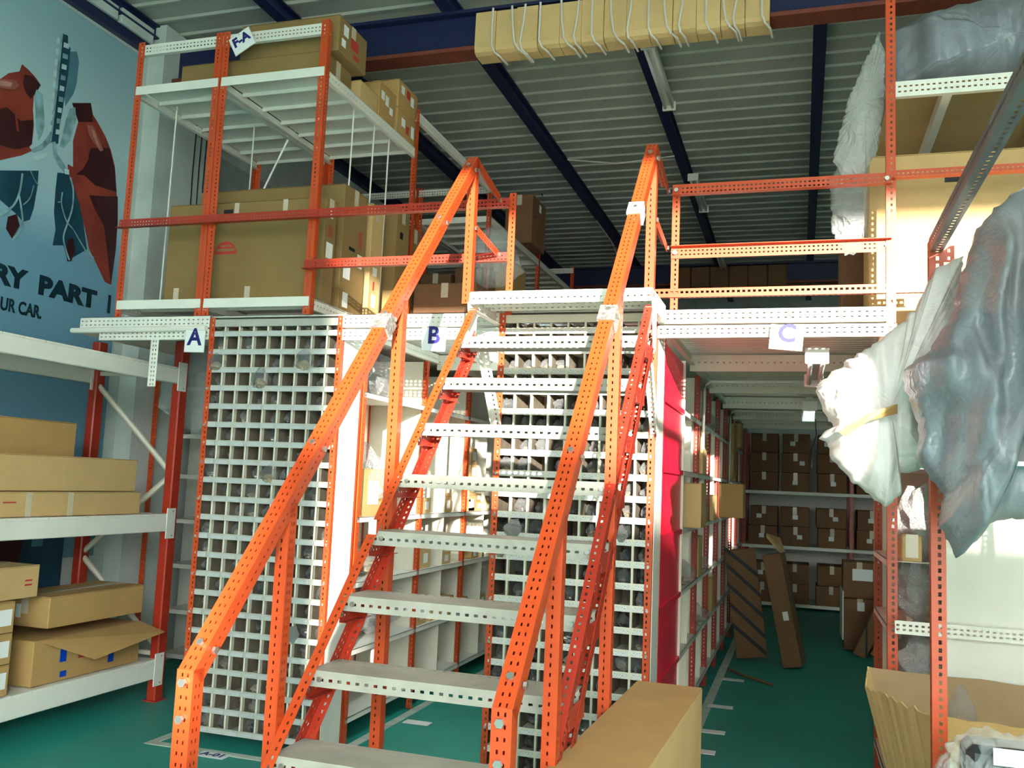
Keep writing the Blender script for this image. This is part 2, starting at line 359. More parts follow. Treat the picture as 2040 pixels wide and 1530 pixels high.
art('lung_shade_print', [(5.406, 3.996), (5.587, 4.064), (5.66, 3.937), (5.714, 3.749), (5.483, 3.728), (5.37, 3.769), (5.288, 3.749), (5.362, 3.832), (5.383, 3.922)], P_DRED)
art('lung_shade_print', [(5.728, 3.72), (5.752, 3.535), (5.76, 3.297), (5.742, 3.007), (5.666, 3.273), (5.612, 3.447), (5.506, 3.541), (5.433, 3.635), (5.6, 3.68)], P_DRED)
art('duct_print', [(4.854, 4.222), (4.912, 4.209), (4.934, 4.108), (4.957, 4.0), (4.946, 3.934), (4.916, 3.868), (4.876, 3.968), (4.862, 4.078), (4.841, 4.17)], P_CH)
art('duct_print', [(5.168, 4.214), (5.216, 4.242), (5.237, 4.153), (5.217, 4.064), (5.198, 3.975), (5.146, 3.899), (5.106, 3.9), (5.123, 4.003), (5.14, 4.114)], P_CH)
art('shaft_print', [(5.013, 4.725), (5.082, 4.736), (5.092, 4.659), (5.118, 4.656), (5.118, 4.452), (5.106, 4.301), (5.101, 4.178), (5.087, 4.052), (5.09, 3.91), (5.008, 3.895), (5.012, 4.101), (5.016, 4.302), (5.016, 4.502)], P_BLUE)
art('shaft_print', [(5.013, 4.725), (5.035, 4.73), (5.037, 4.3), (5.03, 3.9), (5.012, 3.9), (5.014, 4.3)], P_CH)
for k in range(9):
    z = 4.66 - k * .083
    art('link_print', [(4.985, z - .03), (5.012, z - .025), (5.012, z + .022), (4.985, z + .016)], P_HI)
    art('link_print', [(5.05, z - .028), (5.1 - k * .002, z - .018), (5.1 - k * .002, z + .018), (5.05, z + .01)], P_CH if k % 2 else P_HI)
art('pipe_print', [(5.001, 3.955), (5.017, 3.906), (4.942, 3.815), (4.873, 3.767), (4.853, 3.782), (4.937, 3.852)], P_CH)
art('pipe_print', [(4.937, 3.775), (4.99, 3.81), (5.002, 3.791), (4.925, 3.724), (4.888, 3.718), (4.877, 3.737)], P_HI)
art('pipe_print', [(5.027, 3.902), (5.055, 3.913), (5.085, 3.829), (5.161, 3.777), (5.207, 3.737), (5.169, 3.716), (5.105, 3.749), (5.048, 3.815)], P_CH)
art('bracket_print', [(5.16, 3.75), (5.205, 3.755), (5.21, 3.72), (5.17, 3.71)], P_HI)
art('fitting_print', [(4.718, 3.253), (4.787, 3.294), (4.821, 3.22), (4.768, 3.115), (4.712, 3.168)], P_DRED)
art('fitting_print', [(5.26, 3.24), (5.30, 3.27), (5.33, 3.18), (5.31, 3.09), (5.27, 3.08), (5.25, 3.15)], P_DRED)
art('sheen_print', [(4.45, 4.11), (4.56, 4.165), (4.66, 4.2), (4.70, 4.18), (4.66, 4.13), (4.55, 4.10)], P_GL)
art('sheen_print', [(4.5, 4.128), (4.58, 4.16), (4.645, 4.175), (4.63, 4.14), (4.55, 4.115)], P_GL2)
art('sheen_print', [(5.33, 4.15), (5.39, 4.165), (5.46, 4.10), (5.52, 4.02), (5.49, 4.0), (5.42, 4.04), (5.36, 4.08)], P_GL)
art('sheen_print', [(5.385, 4.135), (5.41, 4.135), (5.46, 4.06), (5.48, 4.02), (5.44, 4.05), (5.40, 4.09)], P_GL2)
art('crease_print', [(4.68, 4.0), (4.70, 4.01), (4.715, 3.93), (4.735, 3.86), (4.715, 3.86), (4.695, 3.93)], P_RED)
art('crease_print', [(5.29, 3.76), (5.33, 3.80), (5.38, 3.90), (5.375, 3.93), (5.33, 3.87), (5.28, 3.80)], P_RED)
for wd, pts in ((.016, [(4.797, 3.586), (4.791, 3.464), (4.762, 3.363), (4.712, 3.299), (4.669, 3.259), (4.55, 3.2)]), (.016, [(4.787, 3.427), (4.82, 3.332), (4.838, 3.253), (4.818, 3.177), (4.769, 3.101)]), (.008, [(4.86, 3.629), (4.906, 3.573), (4.943, 3.55)]),
                (.008, [(4.901, 3.536), (4.879, 3.436), (4.828, 3.37)]), (.015, [(5.218, 3.701), (5.258, 3.616), (5.265, 3.483), (5.233, 3.353), (5.209, 3.242), (5.249, 3.149), (5.285, 3.091)]),
                (.011, [(5.159, 3.569), (5.161, 3.48), (5.221, 3.372), (5.294, 3.326), (5.371, 3.256), (5.438, 3.191), (5.466, 3.091)]), (.008, [(5.123, 3.483), (5.163, 3.496)]), (.01, [(5.458, 3.196), (5.522, 3.166)])):
    artline(pts, wd, P_CH)
def ptext(body, y0, y1, z, h, bold):
    mx = face_mx((-5.18, y0, z), (0, 1, 0), (0, 0, 1), pt)
    o = text('lettering', body, pt, P_TEXT, h / .69, mx, bold, .0005, align='LEFT')
    xs = [v_.co.x for v_ in o.data.vertices]; wx = max(xs) - min(xs)
    sc = (y1 - y0) / (wx)
    o.matrix_basis = mx @ Matrix.Scale(sc, 4, (1, 0, 0))
ptext('RY', 4.655, 4.94, 2.758, .124, .010); ptext('PART', 5.04, 5.60, 2.758, .124, .010); ptext('I', 5.72, 5.75, 2.755, .124, .010)
ptext('UR CAR.', 4.735, 5.09, 2.592, .085, .004)
# second sheet lower down behind the pallet rack
p2 = thing('poster', 'dark lower wall poster seen between the boxes of the left rack', 'poster', (-5.2, 4.6, .2))
part('sheet', MB().box(-5.186, -5.178, 3.2, 5.5, .35, 1.85), P_BLUE, p2)
part('picture', MB().poly([(-5.177, 4.55, .9), (-5.177, 5.1, .8), (-5.177, 5.15, 1.4), (-5.177, 4.85, 1.3), (-5.177, 4.5, 1.5)], [(0, 1, 2, 3, 4)]), P_DRED, p2)
part('picture', MB().poly([(-5.177, 5.2, 1.0), (-5.177, 5.3, 1.0), (-5.177, 5.32, 1.4), (-5.177, 5.22, 1.5)], [(0, 1, 2, 3)]), P_SH, p2)
p3 = thing('poster', 'grey picture with black strokes on the left wall behind the upper rack', 'poster', (-5.2, 7.6, 3.0))
part('sheet', MB().box(-5.198, -5.19, 6.9, 9.3, 3.0, 4.5), mat('poster_grey', (.42, .50, .50), .6, var=.2, scale=4), p3)
part('stroke', MB().poly([(-5.188, 7.5, 4.1), (-5.188, 7.75, 3.85), (-5.188, 8.1, 3.7), (-5.188, 7.8, 3.75), (-5.188, 7.6, 3.7)], [(0, 1, 2, 3, 4)]), BLACK, p3)
part('stroke', MB().poly([(-5.188, 6.95, 3.75), (-5.188, 7.3, 3.6), (-5.188, 7.32, 3.55), (-5.188, 6.98, 3.68)], [(0, 1, 2, 3)]), BLACK, p3)
# ------------------------------------------------------------ cartons
def carton(label, x0, x1, y0, y1, z0, z1, M=CARD, group=None, tape='y', labels=(), holes=(), rot=0, flaps=True, name='carton', extra=()):
    """labels/holes: (face, u, v, w, h, material) with face in -y,+x,-x and u,v from the face's lower left"""
    cx, cy_ = (x0 + x1) / 2, (y0 + y1) / 2
    t = thing(name, label, 'box', (cx, cy_, z0), group, (0, 0, rot) if rot else None)
    X, Y, H = (x1 - x0) / 2, (y1 - y0) / 2, z1 - z0
    part('body', MB().cbox(-X, X, -Y, Y, 0, H - .005), M, t, True)
    if flaps:
        g = .003
        if tape == 'y':
            part('flap', MB().cbox(-X, -g, -Y, Y, H - .0045, H, .002), M, t, True); part('flap', MB().cbox(g, X, -Y, Y, H - .0045, H, .002), M, t, True)
            s = MB().box(-.028, .028, -Y - .001, Y + .001, H, H + .0012); s.box(-.028, .028, -Y - .0015, -Y, H - .11, H); s.box(-.028, .028, Y, Y + .0015, H - .11, H)
        else:
            part('flap', MB().cbox(-X, X, -Y, -g, H - .0045, H, .002), M, t, True); part('flap', MB().cbox(-X, X, g, Y, H - .0045, H, .002), M, t, True)
            s = MB().box(-X - .001, X + .001, -.028, .028, H, H + .0012); s.box(-X - .0015, -X, -.028, .028, H - .11, H); s.box(X, X + .0015, -.028, .028, H - .11, H)
        part('tape', s, TAPE, t, True)
    def decal(nm, face, u, v, w_, h, MM, d=.0018):
        if face == '-y': b = (-X + u, -X + u + w_, -Y - d, -Y, v, v + h)
        elif face == '+x': b = (X, X + d, -Y + u, -Y + u + w_, v, v + h)
        else: b = (-X - d, -X, -Y + u, -Y + u + w_, v, v + h)
        part(nm, MB().box(*b), MM, t, True)
    for q in labels: decal('shipping_label', *q)
    for q in holes: decal('hand_hole', *q, BLACK, .0016)
    for q in extra: decal(q[0], *q[1:])
    return t
L_ = PAPER
# ------------------------------------------------------------ bags and drapes
def blob(seed, squash=(1, 1, 1), amp=.35, nu=14, nv=9, knot=True):
    s = MB(); P = []; F = []
    for j in range(nv + 1):
        th = math.pi * j / nv
        for i in range(nu):
            ph = 2 * math.pi * i / nu
            d = V((math.sin(th) * math.cos(ph), math.sin(th) * math.sin(ph), math.cos(th)))
            r = 1 + amp * (noise.noise(d * 1.7 + V((seed * 7.1, 0, 0))) + .6 * noise.noise(d * 4.3 + V((0, seed * 3.3, 0))))
            if knot and j <= 1: r *= 1.25
            P.append((d.x * r * squash[0], d.y * r * squash[1], d.z * r * squash[2]))
    for j in range(nv):
        for i in range(nu):
            F.append((j * nu + i, (j + 1) * nu + i, (j + 1) * nu + (i + 1) % nu, j * nu + (i + 1) % nu))
    zmin = min(p[2] for p in P); P = [(x, y, z - zmin) for x, y, z in P]
    return s.poly(P, F)
BAGS = []
for k in range(6):
    a = blob(k, (1, .9, .8 + .1 * (k % 3))).mesh('plastic_bag'); a.materials.append(FILM if k % 2 else FILMW)
    b = blob(k + 20, (.68, .62, .5), .5, knot=False).mesh('bag_contents'); b.materials.append((DARKPART, TANPART, STEEL)[k % 3])
    BAGS.append((a, b))
BAGS.append((BAGS[0][0].copy(), BAGS[1][1].copy()))
for me_, M_ in zip(BAGS[6], (film('white_plastic_bag', (.82, .82, .80), .85, .3, crinkle=12), TANPART)):
    me_.materials.clear(); me_.materials.append(M_)
def bag(x, y, z, r, label, group=None, k=None, sq=(1, 1, 1), name='plastic_bag'):
    k = random.randrange(6) if k is None else k; A, B = BAGS[k]
    o = link(name, A); o.location = (x, y, z); o.rotation_euler = (0, 0, random.uniform(0, 6.28)); o.scale = (r * sq[0], r * sq[1], r * sq[2])
    tag(o, label, 'bag', group)
    c = link('contents', B, o); c.location = (0, 0, .06)
    return o
def bundle(name, label, cat, outline, y, depth, M, center=None, seed=0, rings=36, fold=.25, parts=None, tilt=0., wave=5.0):
    """a bulging wrapped bundle: outline in x,z at distance y, with front and back bulge and folds"""
    n = 220; pts = [V((a, b, 0)) for a, b in outline]; L = [(pts[(i + 1) % len(pts)] - pts[i]).length for i in range(len(pts))]; T = sum(L); res = []
    for k in range(n):
        d = T * k / n; i = 0
        while d > L[i]: d -= L[i]; i += 1
        res.append(pts[i].lerp(pts[(i + 1) % len(pts)], d / L[i]))
    for k in range(n):
        q = res[k]; res[k] = q + .012 * V((noise.noise(V((q.x * 45, q.y * 45, seed))), noise.noise(V((q.x * 45, q.y * 45, seed + 3))), 0))
    c = V((center[0], center[1], 0)) if center else sum(res, V((0, 0, 0))) / n
    s = MB()
    for sg in (-1, 1):
        P = []; F = []
        for r in range(rings + 1):
            q = 1 - r / rings
            for k in range(n):
                p = c.lerp(res[k], q) if r < rings else c
                dd = depth * math.sqrt(max(0, 1 - q * q))
                f = fold * depth * (noise.noise(V((p.x * wave * 1.6, p.y * wave * .45, seed))) + .6 * noise.noise(V((p.x * wave * 4, p.y * wave * .9, seed + 5))) + .12 * noise.noise(V((p.x * 30, p.y * 12, seed + 9))))
                P.append((p.x, y + sg * (dd + f * min(1, (1 - q) * 4)) + tilt * (p.y - c.y), p.y))
        for r in range(rings):
            for k in range(n):
                f = (r * n + k, r * n + (k + 1) % n, (r + 1) * n + (k + 1) % n, (r + 1) * n + k)
                F.append(f if sg < 0 else f[::-1])
        s.poly(P, F)
    return solo(name, s, M, label, cat, smooth=True)
# ------------------------------------------------------------ pigeonhole towers
LZ = [.08 + .1117 * k for k in range(22)]
def tower(x0, x1, y0, label, TM, bm, group, glabel, fill):
    t = thing('pigeonhole_rack', label, 'rack', ((x0 + x1) / 2, y0 + .14, 0))
    for sx, px in ((1, x0), (-1, x1)):
        post(t, px, y0, 0, 2.53, sx, 1, ORANGE, .036, .036, r1=1, r2=1, pitch=.03, hole=(.014, .008))
        post(t, px, y0 + .29, 0, 2.53, sx, -1, ORANGE, .036, .036, r1=1, r2=1, pitch=.03, hole=(.014, .008))
        part('side_panel', MB().box(px - .001 if sx < 0 else px + .004, px + .003 if sx < 0 else px + .008, y0 + .03, y0 + .26, .03, 2.5), WHITEP, t)
    a, b = x0 + .006, x1 - .006
    part('back_panel', MB().box(a, b, y0 + .255, y0 + .262, .05, 2.5), BINBACK, t)
    part('top_rail', MB().box(a + .0, b, y0 + .002, y0 + .02, 2.475, 2.52).box(a, b, y0 + .02, y0 + .25, 2.512, 2.52), bm, t)
    me = MB().box(a, b, y0 + .008, y0 + .254, 0, .004).box(a, b, y0 + .003, y0 + .008, -.012, .022).mesh('shelf', V((*off_of(t)[:2], 0))); me.materials.append(bm)
    nd = 9; wd = (b - a) / nd
    tk = MB().box(-wd * .4, wd * .4, -.0016, 0, -.009, .014).mesh('ticket'); tk.materials.append(TM)
    for z in LZ:
        o = link('shelf', me, t); o.location = (0, 0, z)
        for c in range(nd):
            q = link('ticket', tk, o); q.location = (a + wd * (c + .5) - off_of(t).x, y0 + .0028 - off_of(t).y, 0)
    for c in range(1, nd):
        part('divider', MB().box(a + wd * c - .0015, a + wd * c + .0015, y0 + .012, y0 + .042, .085, 2.475).box(a + wd * c - .0055, a + wd * c + .0055, y0 + .0085, y0 + .012, .085, 2.475), CREAM, t)
    for c in range(nd + 1):
        part('liner', MB().box(a + wd * c - .004 + .004 * (c == 0), a + wd * c + .004 - .004 * (c == nd), y0 + .040, y0 + .254, .085, 2.475), BINBACK, t)
    for z in LZ[::2]:
        bolt(t, (x0 + .018, y0 - .001, z)); bolt(t, (x1 - .018, y0 - .001, z))
    for ri, z in enumerate(LZ):
        for c in range(nd):
            if random.random() < fill:
                k = random.randrange(6)
                bag(a + wd * (c + .5) + random.uniform(-.008, .008), y0 + random.uniform(.06, .14), z + .005, wd * random.uniform(.34, .46), f'{KIND_OF_BAG[k]} in {glabel}, {ORD[21 - ri]} row from top, {ORD[c]} column', group, k)
    return t
tower(-3.49, -2.57, 4.73, 'tall cream pigeonhole rack with red posts beside the letter A sign', HOLDER, BINGREY, 'bagged parts in rack A', 'the letter A rack', .72)
tower(-1.60, -.72, 4.73, 'tall sunlit cream pigeonhole rack standing behind the orange stairs', TICKET, CREAM, 'bagged parts behind the stairs', 'the rack behind the stairs', .74)
for x, z, r, k, lab in ((-1.54, 1.19, .05, 6, 'white plastic bag poking out low at the left edge of the rack behind the stairs'), (-1.47, 1.30, .05, 6, 'white plastic tuft above another at the left of the rack behind the stairs'), (-.88, 1.31, .045, 6, 'white plastic tuft low at the right of the rack behind the stairs'),
                        (-3.10, 2.09, .06, 1, 'shiny clear bag poking out of the letter A rack, fifth row'), (-3.42, 2.2, .05, 1, 'shiny clear bag poking out at the upper left of the letter A rack'), (-2.82, 2.2, .06, 1, 'shiny clear bag poking out at the upper right of the letter A rack'), (-2.78, .62, .05, 6, 'white plastic tuft low at the right of the letter A rack'), (-3.0, 1.53, .05, 1, 'shiny clear bag poking out midway up the letter A rack')):
    bag(x, 4.735, z, r, lab, k=k, sq=(1, .7, 1))
# ------------------------------------------------------------ shelving bays along the aisles
LV = [.155, .55, .95, 1.345, 1.72, 2.115]
def bay(y0, y1, x_in, x_f, label, levels, first=False, dividers=0, panel=CREAM, back=CREAM, group=None, closed=None, pm=ORANGE):
    sg = 1 if x_f > x_in else -1
    t = thing('shelving_bay', label, 'shelf', ((x_in + x_f) / 2, (y0 + y1) / 2, 0), group)
    kw = dict(r1=1, r2=1, pitch=.03, hole=(.014, .008))
    for yy, e in (((y0, 1),) if first else ()) + ((y1, -1),):
        post(t, x_f, yy, 0, 2.46, -sg, e, pm, .045, .04, **kw); post(t, x_in, yy, 0, 2.46, sg, e, pm, .045, .04, **kw)
        if not (first and x_f > 0 and e > 0): part('side_panel', MB().box(min(x_in, x_f - sg * .046), max(x_in, x_f - sg * .046), yy + e * .006 - .002, yy + e * .006 + .002, .1, 2.44), panel, t)
    part('back_panel', MB().box(min(x_in, x_in + sg * .004), max(x_in, x_in + sg * .004), y0 + .005, y1 - .045, .1, 2.44), back, t)
    for z in levels:
        lip = (x_f - sg * .004, x_f)
        part('shelf', MB().box(min(x_in, x_f), max(x_in, x_f), y0 + .004, y1 - .004, z - .003, z).box(min(lip), max(lip), y0 + .004, y1 - .004, z - .032, z), WHITEP if closed is None else closed, t)
    for k in range(dividers):
        yy = y0 + (y1 - y0) * (k + 1) / (dividers + 1)
        for q in range(len(levels) - 1):
            part('divider', MB().box(min(x_in, x_f - sg * .01), max(x_in, x_f - sg * .01), yy - .002, yy + .002, levels[q], levels[q + 1] - .033), panel, t)
    return t
BL = [.155, .55, .95, 1.345, 2.115]
yb = [5.05, 6.06, 6.97, 7.9, 8.85, 9.8, 10.75, 11.7]
nm = ['first', 'second', 'third', 'fourth', 'fifth', 'sixth', 'seventh', 'eighth']
for k in range(7):
    bay(yb[k], yb[k + 1], -3.02, -2.57, f'{nm[k]} open cream shelving bay into the aisle under the letter B sign', BL, k == 0, 0 if k == 0 else 1)
yc = [5.03, 6.0, 6.93, 7.83, 8.73, 9.65, 10.55, 11.45, 12.35]
red = thing('shelving_bay', 'crimson panelled shelving bay at the mouth of the aisle under the letter C sign', 'shelf', (-.94, 5.5, 0))
part('red_panel', MB().box(-.745, -.735, 5.03, 5.99, .1, 2.42), CRIMSON, red)
for z in LV: part('shelf', MB().box(-1.15, -.72, 5.03, 5.98, z - .03, z), CRIMSON, red)
part('end_panel', MB().box(-1.15, -.72, 5.985, 5.993, .05, 2.44), CREAM, red)
for sx, x in ((-1, -.72), (1, -1.15)): post(red, x, 5.03, 0, 2.46, sx, 1, CRIMSON, .03, .03, r1=1, r2=1)
for k in range(1, 8):
    bay(yc[k], yc[k + 1], -1.16, -.72, f'{nm[k]} cream shelving bay with dark red posts into the aisle under the letter C sign', LV, False, 1, pm=RED)
bay(4.80, 5.72, .87, .41, 'narrow shelving bay full of plastic bags right of the aisle mouth', [.25, .62, .98, 1.3, 1.75], False, 0)
# small boxes and bags on these shelves
def on_b(i, lev, y, dy, h, lab, M=CARD2, d=.3, lb=True):
    z = BL[lev]; carton(lab, -2.60 - d, -2.60, y, y + dy, z, z + h, M, labels=(('+x', dy * .3, h * .25, dy * .35, h * .5, L_),) if lb else (), group=None)
on_b(0, 3, 5.12, .42, .30, 'wide carton on the aisle B shelf just behind the first post', CARD)
on_b(0, 3, 5.58, .12, .26, 'slim upright carton beside the wide carton on the first aisle B bay')
gB = 'small labelled cartons on the aisle B shelves'; LN = {1: 'lower', 2: 'middle', 3: 'upper'}
for lev in (1, 2, 3):
    for k in range(1, 4):
        y = yb[k] + .08; q = 0
        while y < yb[k + 1] - .2:
            dy = random.uniform(.12, .2); h = random.uniform(.06, .15); z = BL[lev]
            if random.random() < .75:
                lB = f'small labelled carton, {ORD[q]} on the {LN[lev]} shelf of the {nm[k]} aisle B bay'; q += 1
                carton(lB, -2.9, -2.6, y, y + dy, z, z + h, CARD2 if random.random() < .6 else CARD, group=gB, labels=(('+x', dy * .3, h * .25, dy * .4, h * .5, L_),))
                if random.random() < .35: carton('topmost ' + lB, -2.88, -2.61, y + .01, y + dy - .01, z + h, z + h * 1.8, CARD, group=gB, labels=(('+x', dy * .3, h * .2, dy * .35, h * .4, L_),))
            y += dy + random.uniform(.02, .1)
for q in range(4):
    carton(f'small carton, {ORD[q]} from below in the tower of four on the third aisle B bay', -2.85, -2.6, 7.1, 7.28 - .01 * q, BL[3] + .13 * q, BL[3] + .13 * (q + 1), CARD2, group='tower of four small cartons', labels=(('+x', .05, .03, .08, .07, L_),))
bag(-2.78, 5.35, 1.35, .2, 'large clear bag of dark parts on the first aisle B shelf', k=1, sq=(1, 1.5, 1.1)); bag(-2.78, 5.75, 1.36, .17, 'bluish shiny plastic bag beside the large clear bag', k=3, sq=(1, 1.4, 1))
bag(-2.78, 5.25, 2.12, .15, 'dark bagged part on the top aisle B shelf by its first post', k=0, sq=(.8, 1, 1.3)); bag(-2.8, 5.62, 2.12, .14, 'pale bagged part on the top aisle B shelf', k=5, sq=(1, 1.7, 1))
bag(-2.75, 5.5, .96, .13, 'clear bag slumped on the middle aisle B shelf of the first bay', k=1, sq=(1, 1.8, .7)); bag(-2.72, 5.6, .56, .16, 'clear bag hanging over the lower aisle B shelf of the first bay', k=5, sq=(1, 1.9, .9))
for j, (y, z, dx, dy, h, lab) in enumerate(((6.25, 1.345, .09, .36, .3, 'tall pale carton jutting from the second aisle C bay'), (7.25, 1.345, .02, .25, .14, 'small pale carton in the third aisle C bay'), (8.0, 1.345, .02, .3, .22, 'ridged pale carton in the fourth aisle C bay'),
                                           (9.1, 1.345, .2, .4, .33, 'carton jutting from the fifth aisle C bay past the white pipe'), (7.1, 1.72, .01, .3, .34, 'flat carton leaning in the third aisle C bay'), (9.9, 1.72, .05, .4, .6, 'upright carton stack end in the sixth aisle C bay'),
                                           (7.0, .95, .0, .3, .3, 'pale carton low in the third aisle C bay'), (8.2, .55, .0, .3, .3, 'pale carton on the lower shelf of the fourth aisle C bay'), (10.9, 2.115, .06, .4, .28, 'carton on the top shelf of the seventh aisle C bay'))):
    carton(lab, -1.1, -.72 + dx, y, y + dy, z, z + h, CARD2 if j % 2 == 0 else CARD)
for y, z, lab in ((6.35, .95, 'clear bag on the shelf of the second aisle C bay'), (7.3, .95, 'clear bag drooping from the third aisle C bay'), (7.35, .55, 'silvery bag on the lower shelf of the third aisle C bay'), (7.4, 2.0, 'clear bag hanging below the top shelf of the third aisle C bay'), (8.3, 2.115, 'bright bag on the top shelf of the fourth aisle C bay')):
    bag(-.8, y, z, .09, lab, k=1, sq=(1, 1.6, .9))
for y, z, r, lab in ((4.9, .62, .13, 'milky bag at knee height right of the aisle'), (5.0, .98, .14, 'milky bag on the middle shelf right of the aisle'), (5.25, .98, .12, 'milky bag behind another on the middle shelf right of the aisle'), (4.95, 1.3, .14, 'milky bag with a dark part right of the aisle'), (5.2, .25, .14, 'flat milky bag on the lowest shelf right of the aisle'), (5.3, .62, .12, 'rear milky bag at knee height right of the aisle')):
    bag(.57, y, z, r, lab, k=6, sq=(1, 1, 1.3))
carton('small sunlit yellow carton right of the aisle mouth', .47, .56, 4.80, 5.0, 1.3, 1.43, CARD2); carton('brown carton on the top shelf right of the aisle mouth', .44, .66, 4.82, 5.2, 1.75, 1.93, CARD3)
# white conduits
solo('conduit_pipe', MB().tube([(-.70, 6.98, 1.9), (-.70, 6.98, 2.36), (-.685, 6.985, 2.40), (-.65, 6.985, 2.42), (.35, 6.985, 2.425)], .012, 8), WHITEP, 'nearer white pipe bending from the shelf posts to the deck beam', 'pipe', smooth=True)
solo('conduit_pipe', MB().tube([(-.70, 9.7, 1.4), (-.70, 9.7, 2.38), (-.685, 9.705, 2.42), (-.65, 9.705, 2.435), (.35, 9.705, 2.44)], .012, 8), WHITEP, 'farther white pipe rising past the shelves to the deck', 'pipe', smooth=True)
# ------------------------------------------------------------ mezzanine deck
dk = thing('mezzanine_deck', 'cream steel mezzanine deck carried on the racks above the aisles', 'platform', (-1.6, 4.73, 2.38))
def chan(x0, x1, y, z0, z1, name='front_beam', sgn=-1, M=WHITEP):
    # slotted channel: perforated face towards the viewer and two short lips behind
    o = ang(name, dk, (x0, y, z0), (x1, y, z0), (0, 0, 1), (0, 1, 0), M, z1 - z0, .03, 2, 0, .034, (.014, .007))
    part('lip', MB().box(x0, x1, y, y + .03, z1 - .003, z1), M, o) if False else part('beam_lip', MB().box(x0, x1, y, y + .03, z1 - .003, z1), M, dk)
    return o
for (a, b) in ((-2.57, -1.60), (-.72, .43)):
    chan(a, b, 4.722, 2.46, 2.535); chan(a, b, 4.724, 2.385, 2.452)
chan(-4.48, -3.49, 4.722, 2.47, 2.545); chan(-4.32, -3.49, 4.724, 2.395, 2.46)
part('beam_pipe', MB().tube([(-4.52, 4.70, 2.455), (-3.5, 4.71, 2.462)], .018, 8), WHITEP, dk)
ang('hanger', dk, (-3.92, 4.73, 2.1), (-3.92, 4.73, 2.40), (1, 0, 0), (0, 1, 0), WHITEP, .06, .04)
for x0, x1, y1 in ((-2.57, -1.60, 12.3), (-.72, .43, 13.2), (-4.5, -3.49, 9.0)):
    y = 4.76
    while y < y1:
        s = MB(); prof = []; n = 12; p = .95 / n
        for k in range(n):
            a = y + k * p; prof += [(a, 2.535), (a + p * .35, 2.535), (a + p * .5, 2.522), (a + p * .85, 2.522)]
        prof += [(y + .95, 2.535)]
        s.prism(prof + [(a, z + .006) for a, z in reversed(prof)], 0, x0 + .005, x1 - .005)
        part('deck_panel', s, CREAM if x0 > -1 else GREYP, dk); y += .955
    for yy in (6.2, 7.6, 9.0, 10.4, 11.8):
        if yy < y1: ang('cross_beam', dk, (x0, yy, 2.40), (x1, yy, 2.40), (0, 0, 1), (0, 1, 0), CREAM, .11, .04, 1, 0, .04)
    for xx, sx in ((x0 + .004, 1), (x1 - .004, -1)):
        ang('side_beam', dk, (xx, 4.76, 2.44), (xx, y1, 2.44), (0, 0, 1), (sx, 0, 0), CREAM, .075, .03, 1, 0, .04)
# deck over the racks themselves
for x0, x1 in ((-3.49, -2.57), (-1.60, -.72)):
    part('deck_panel', MB().box(x0 + .002, x1 - .002, 4.76, 12.3, 2.537, 2.545), GREYP, dk)
# ------------------------------------------------------------ lamps under the deck
def batten(label, x, y0, y1, z, on):
    t = thing('batten_light', label, 'lamp', (x, (y0 + y1) / 2, z))
    part('housing', MB().cbox(x - .045, x + .045, y0, y1, z + .03, z + .075, .006), WHITEP, t)
    for yy in (y0 - .012, y1 - .012): part('end_cap', MB().cbox(x - .06, x + .06, yy, yy + .024, z - .015, z + .07, .005), WHITEP, t)
    for xx in (x - .032, x + .032): part('tube', MB().tube([(xx, y0 + .01, z + .008), (xx, y1 - .01, z + .008)], .014, 8), on or TUBE_OFF, t, smooth=True)
    part('bracket', MB().box(x - .03, x + .03, (y0 + y1) / 2 - .03, (y0 + y1) / 2 + .03, z + .07, z + (.108 if z > 4 else .16)), WHITEP, t)
    return t
batten('unlit twin tube lamp below the deck just behind the letter C sign', .08, 5.0, 6.1, 2.30, None)
batten('lit twin tube lamp glowing deep in the aisle under the letter C sign', .07, 7.75, 8.9, 2.29, TUBE_DIM)
batten('lit tube lamp in the aisle under the letter B sign beside the white brace', -1.75, 4.98, 6.15, 2.33, TUBE_ON)
wire('lamp_cable', [(.13, 8.85, 2.3), (.14, 8.85, 2.15), (.10, 8.85, 2.0), (.10, 8.85, 1.85)], .005, BLACK, 'thin dark cable hanging from the lit lamp in aisle C')
g = 'strip lights along the roof purlin'
for y0, lab in ((6.75, 'nearest pale strip light fixed along a dark purlin, below the padded beam'), (9.9, 'middle pale strip light along the dark purlin, above the top guard rail'), (13.1, 'farthest pale strip light along the dark purlin, below the top guard rail')):
    batten(lab, -1.16, y0, y0 + 1.2, 5.02, None)['group'] = g
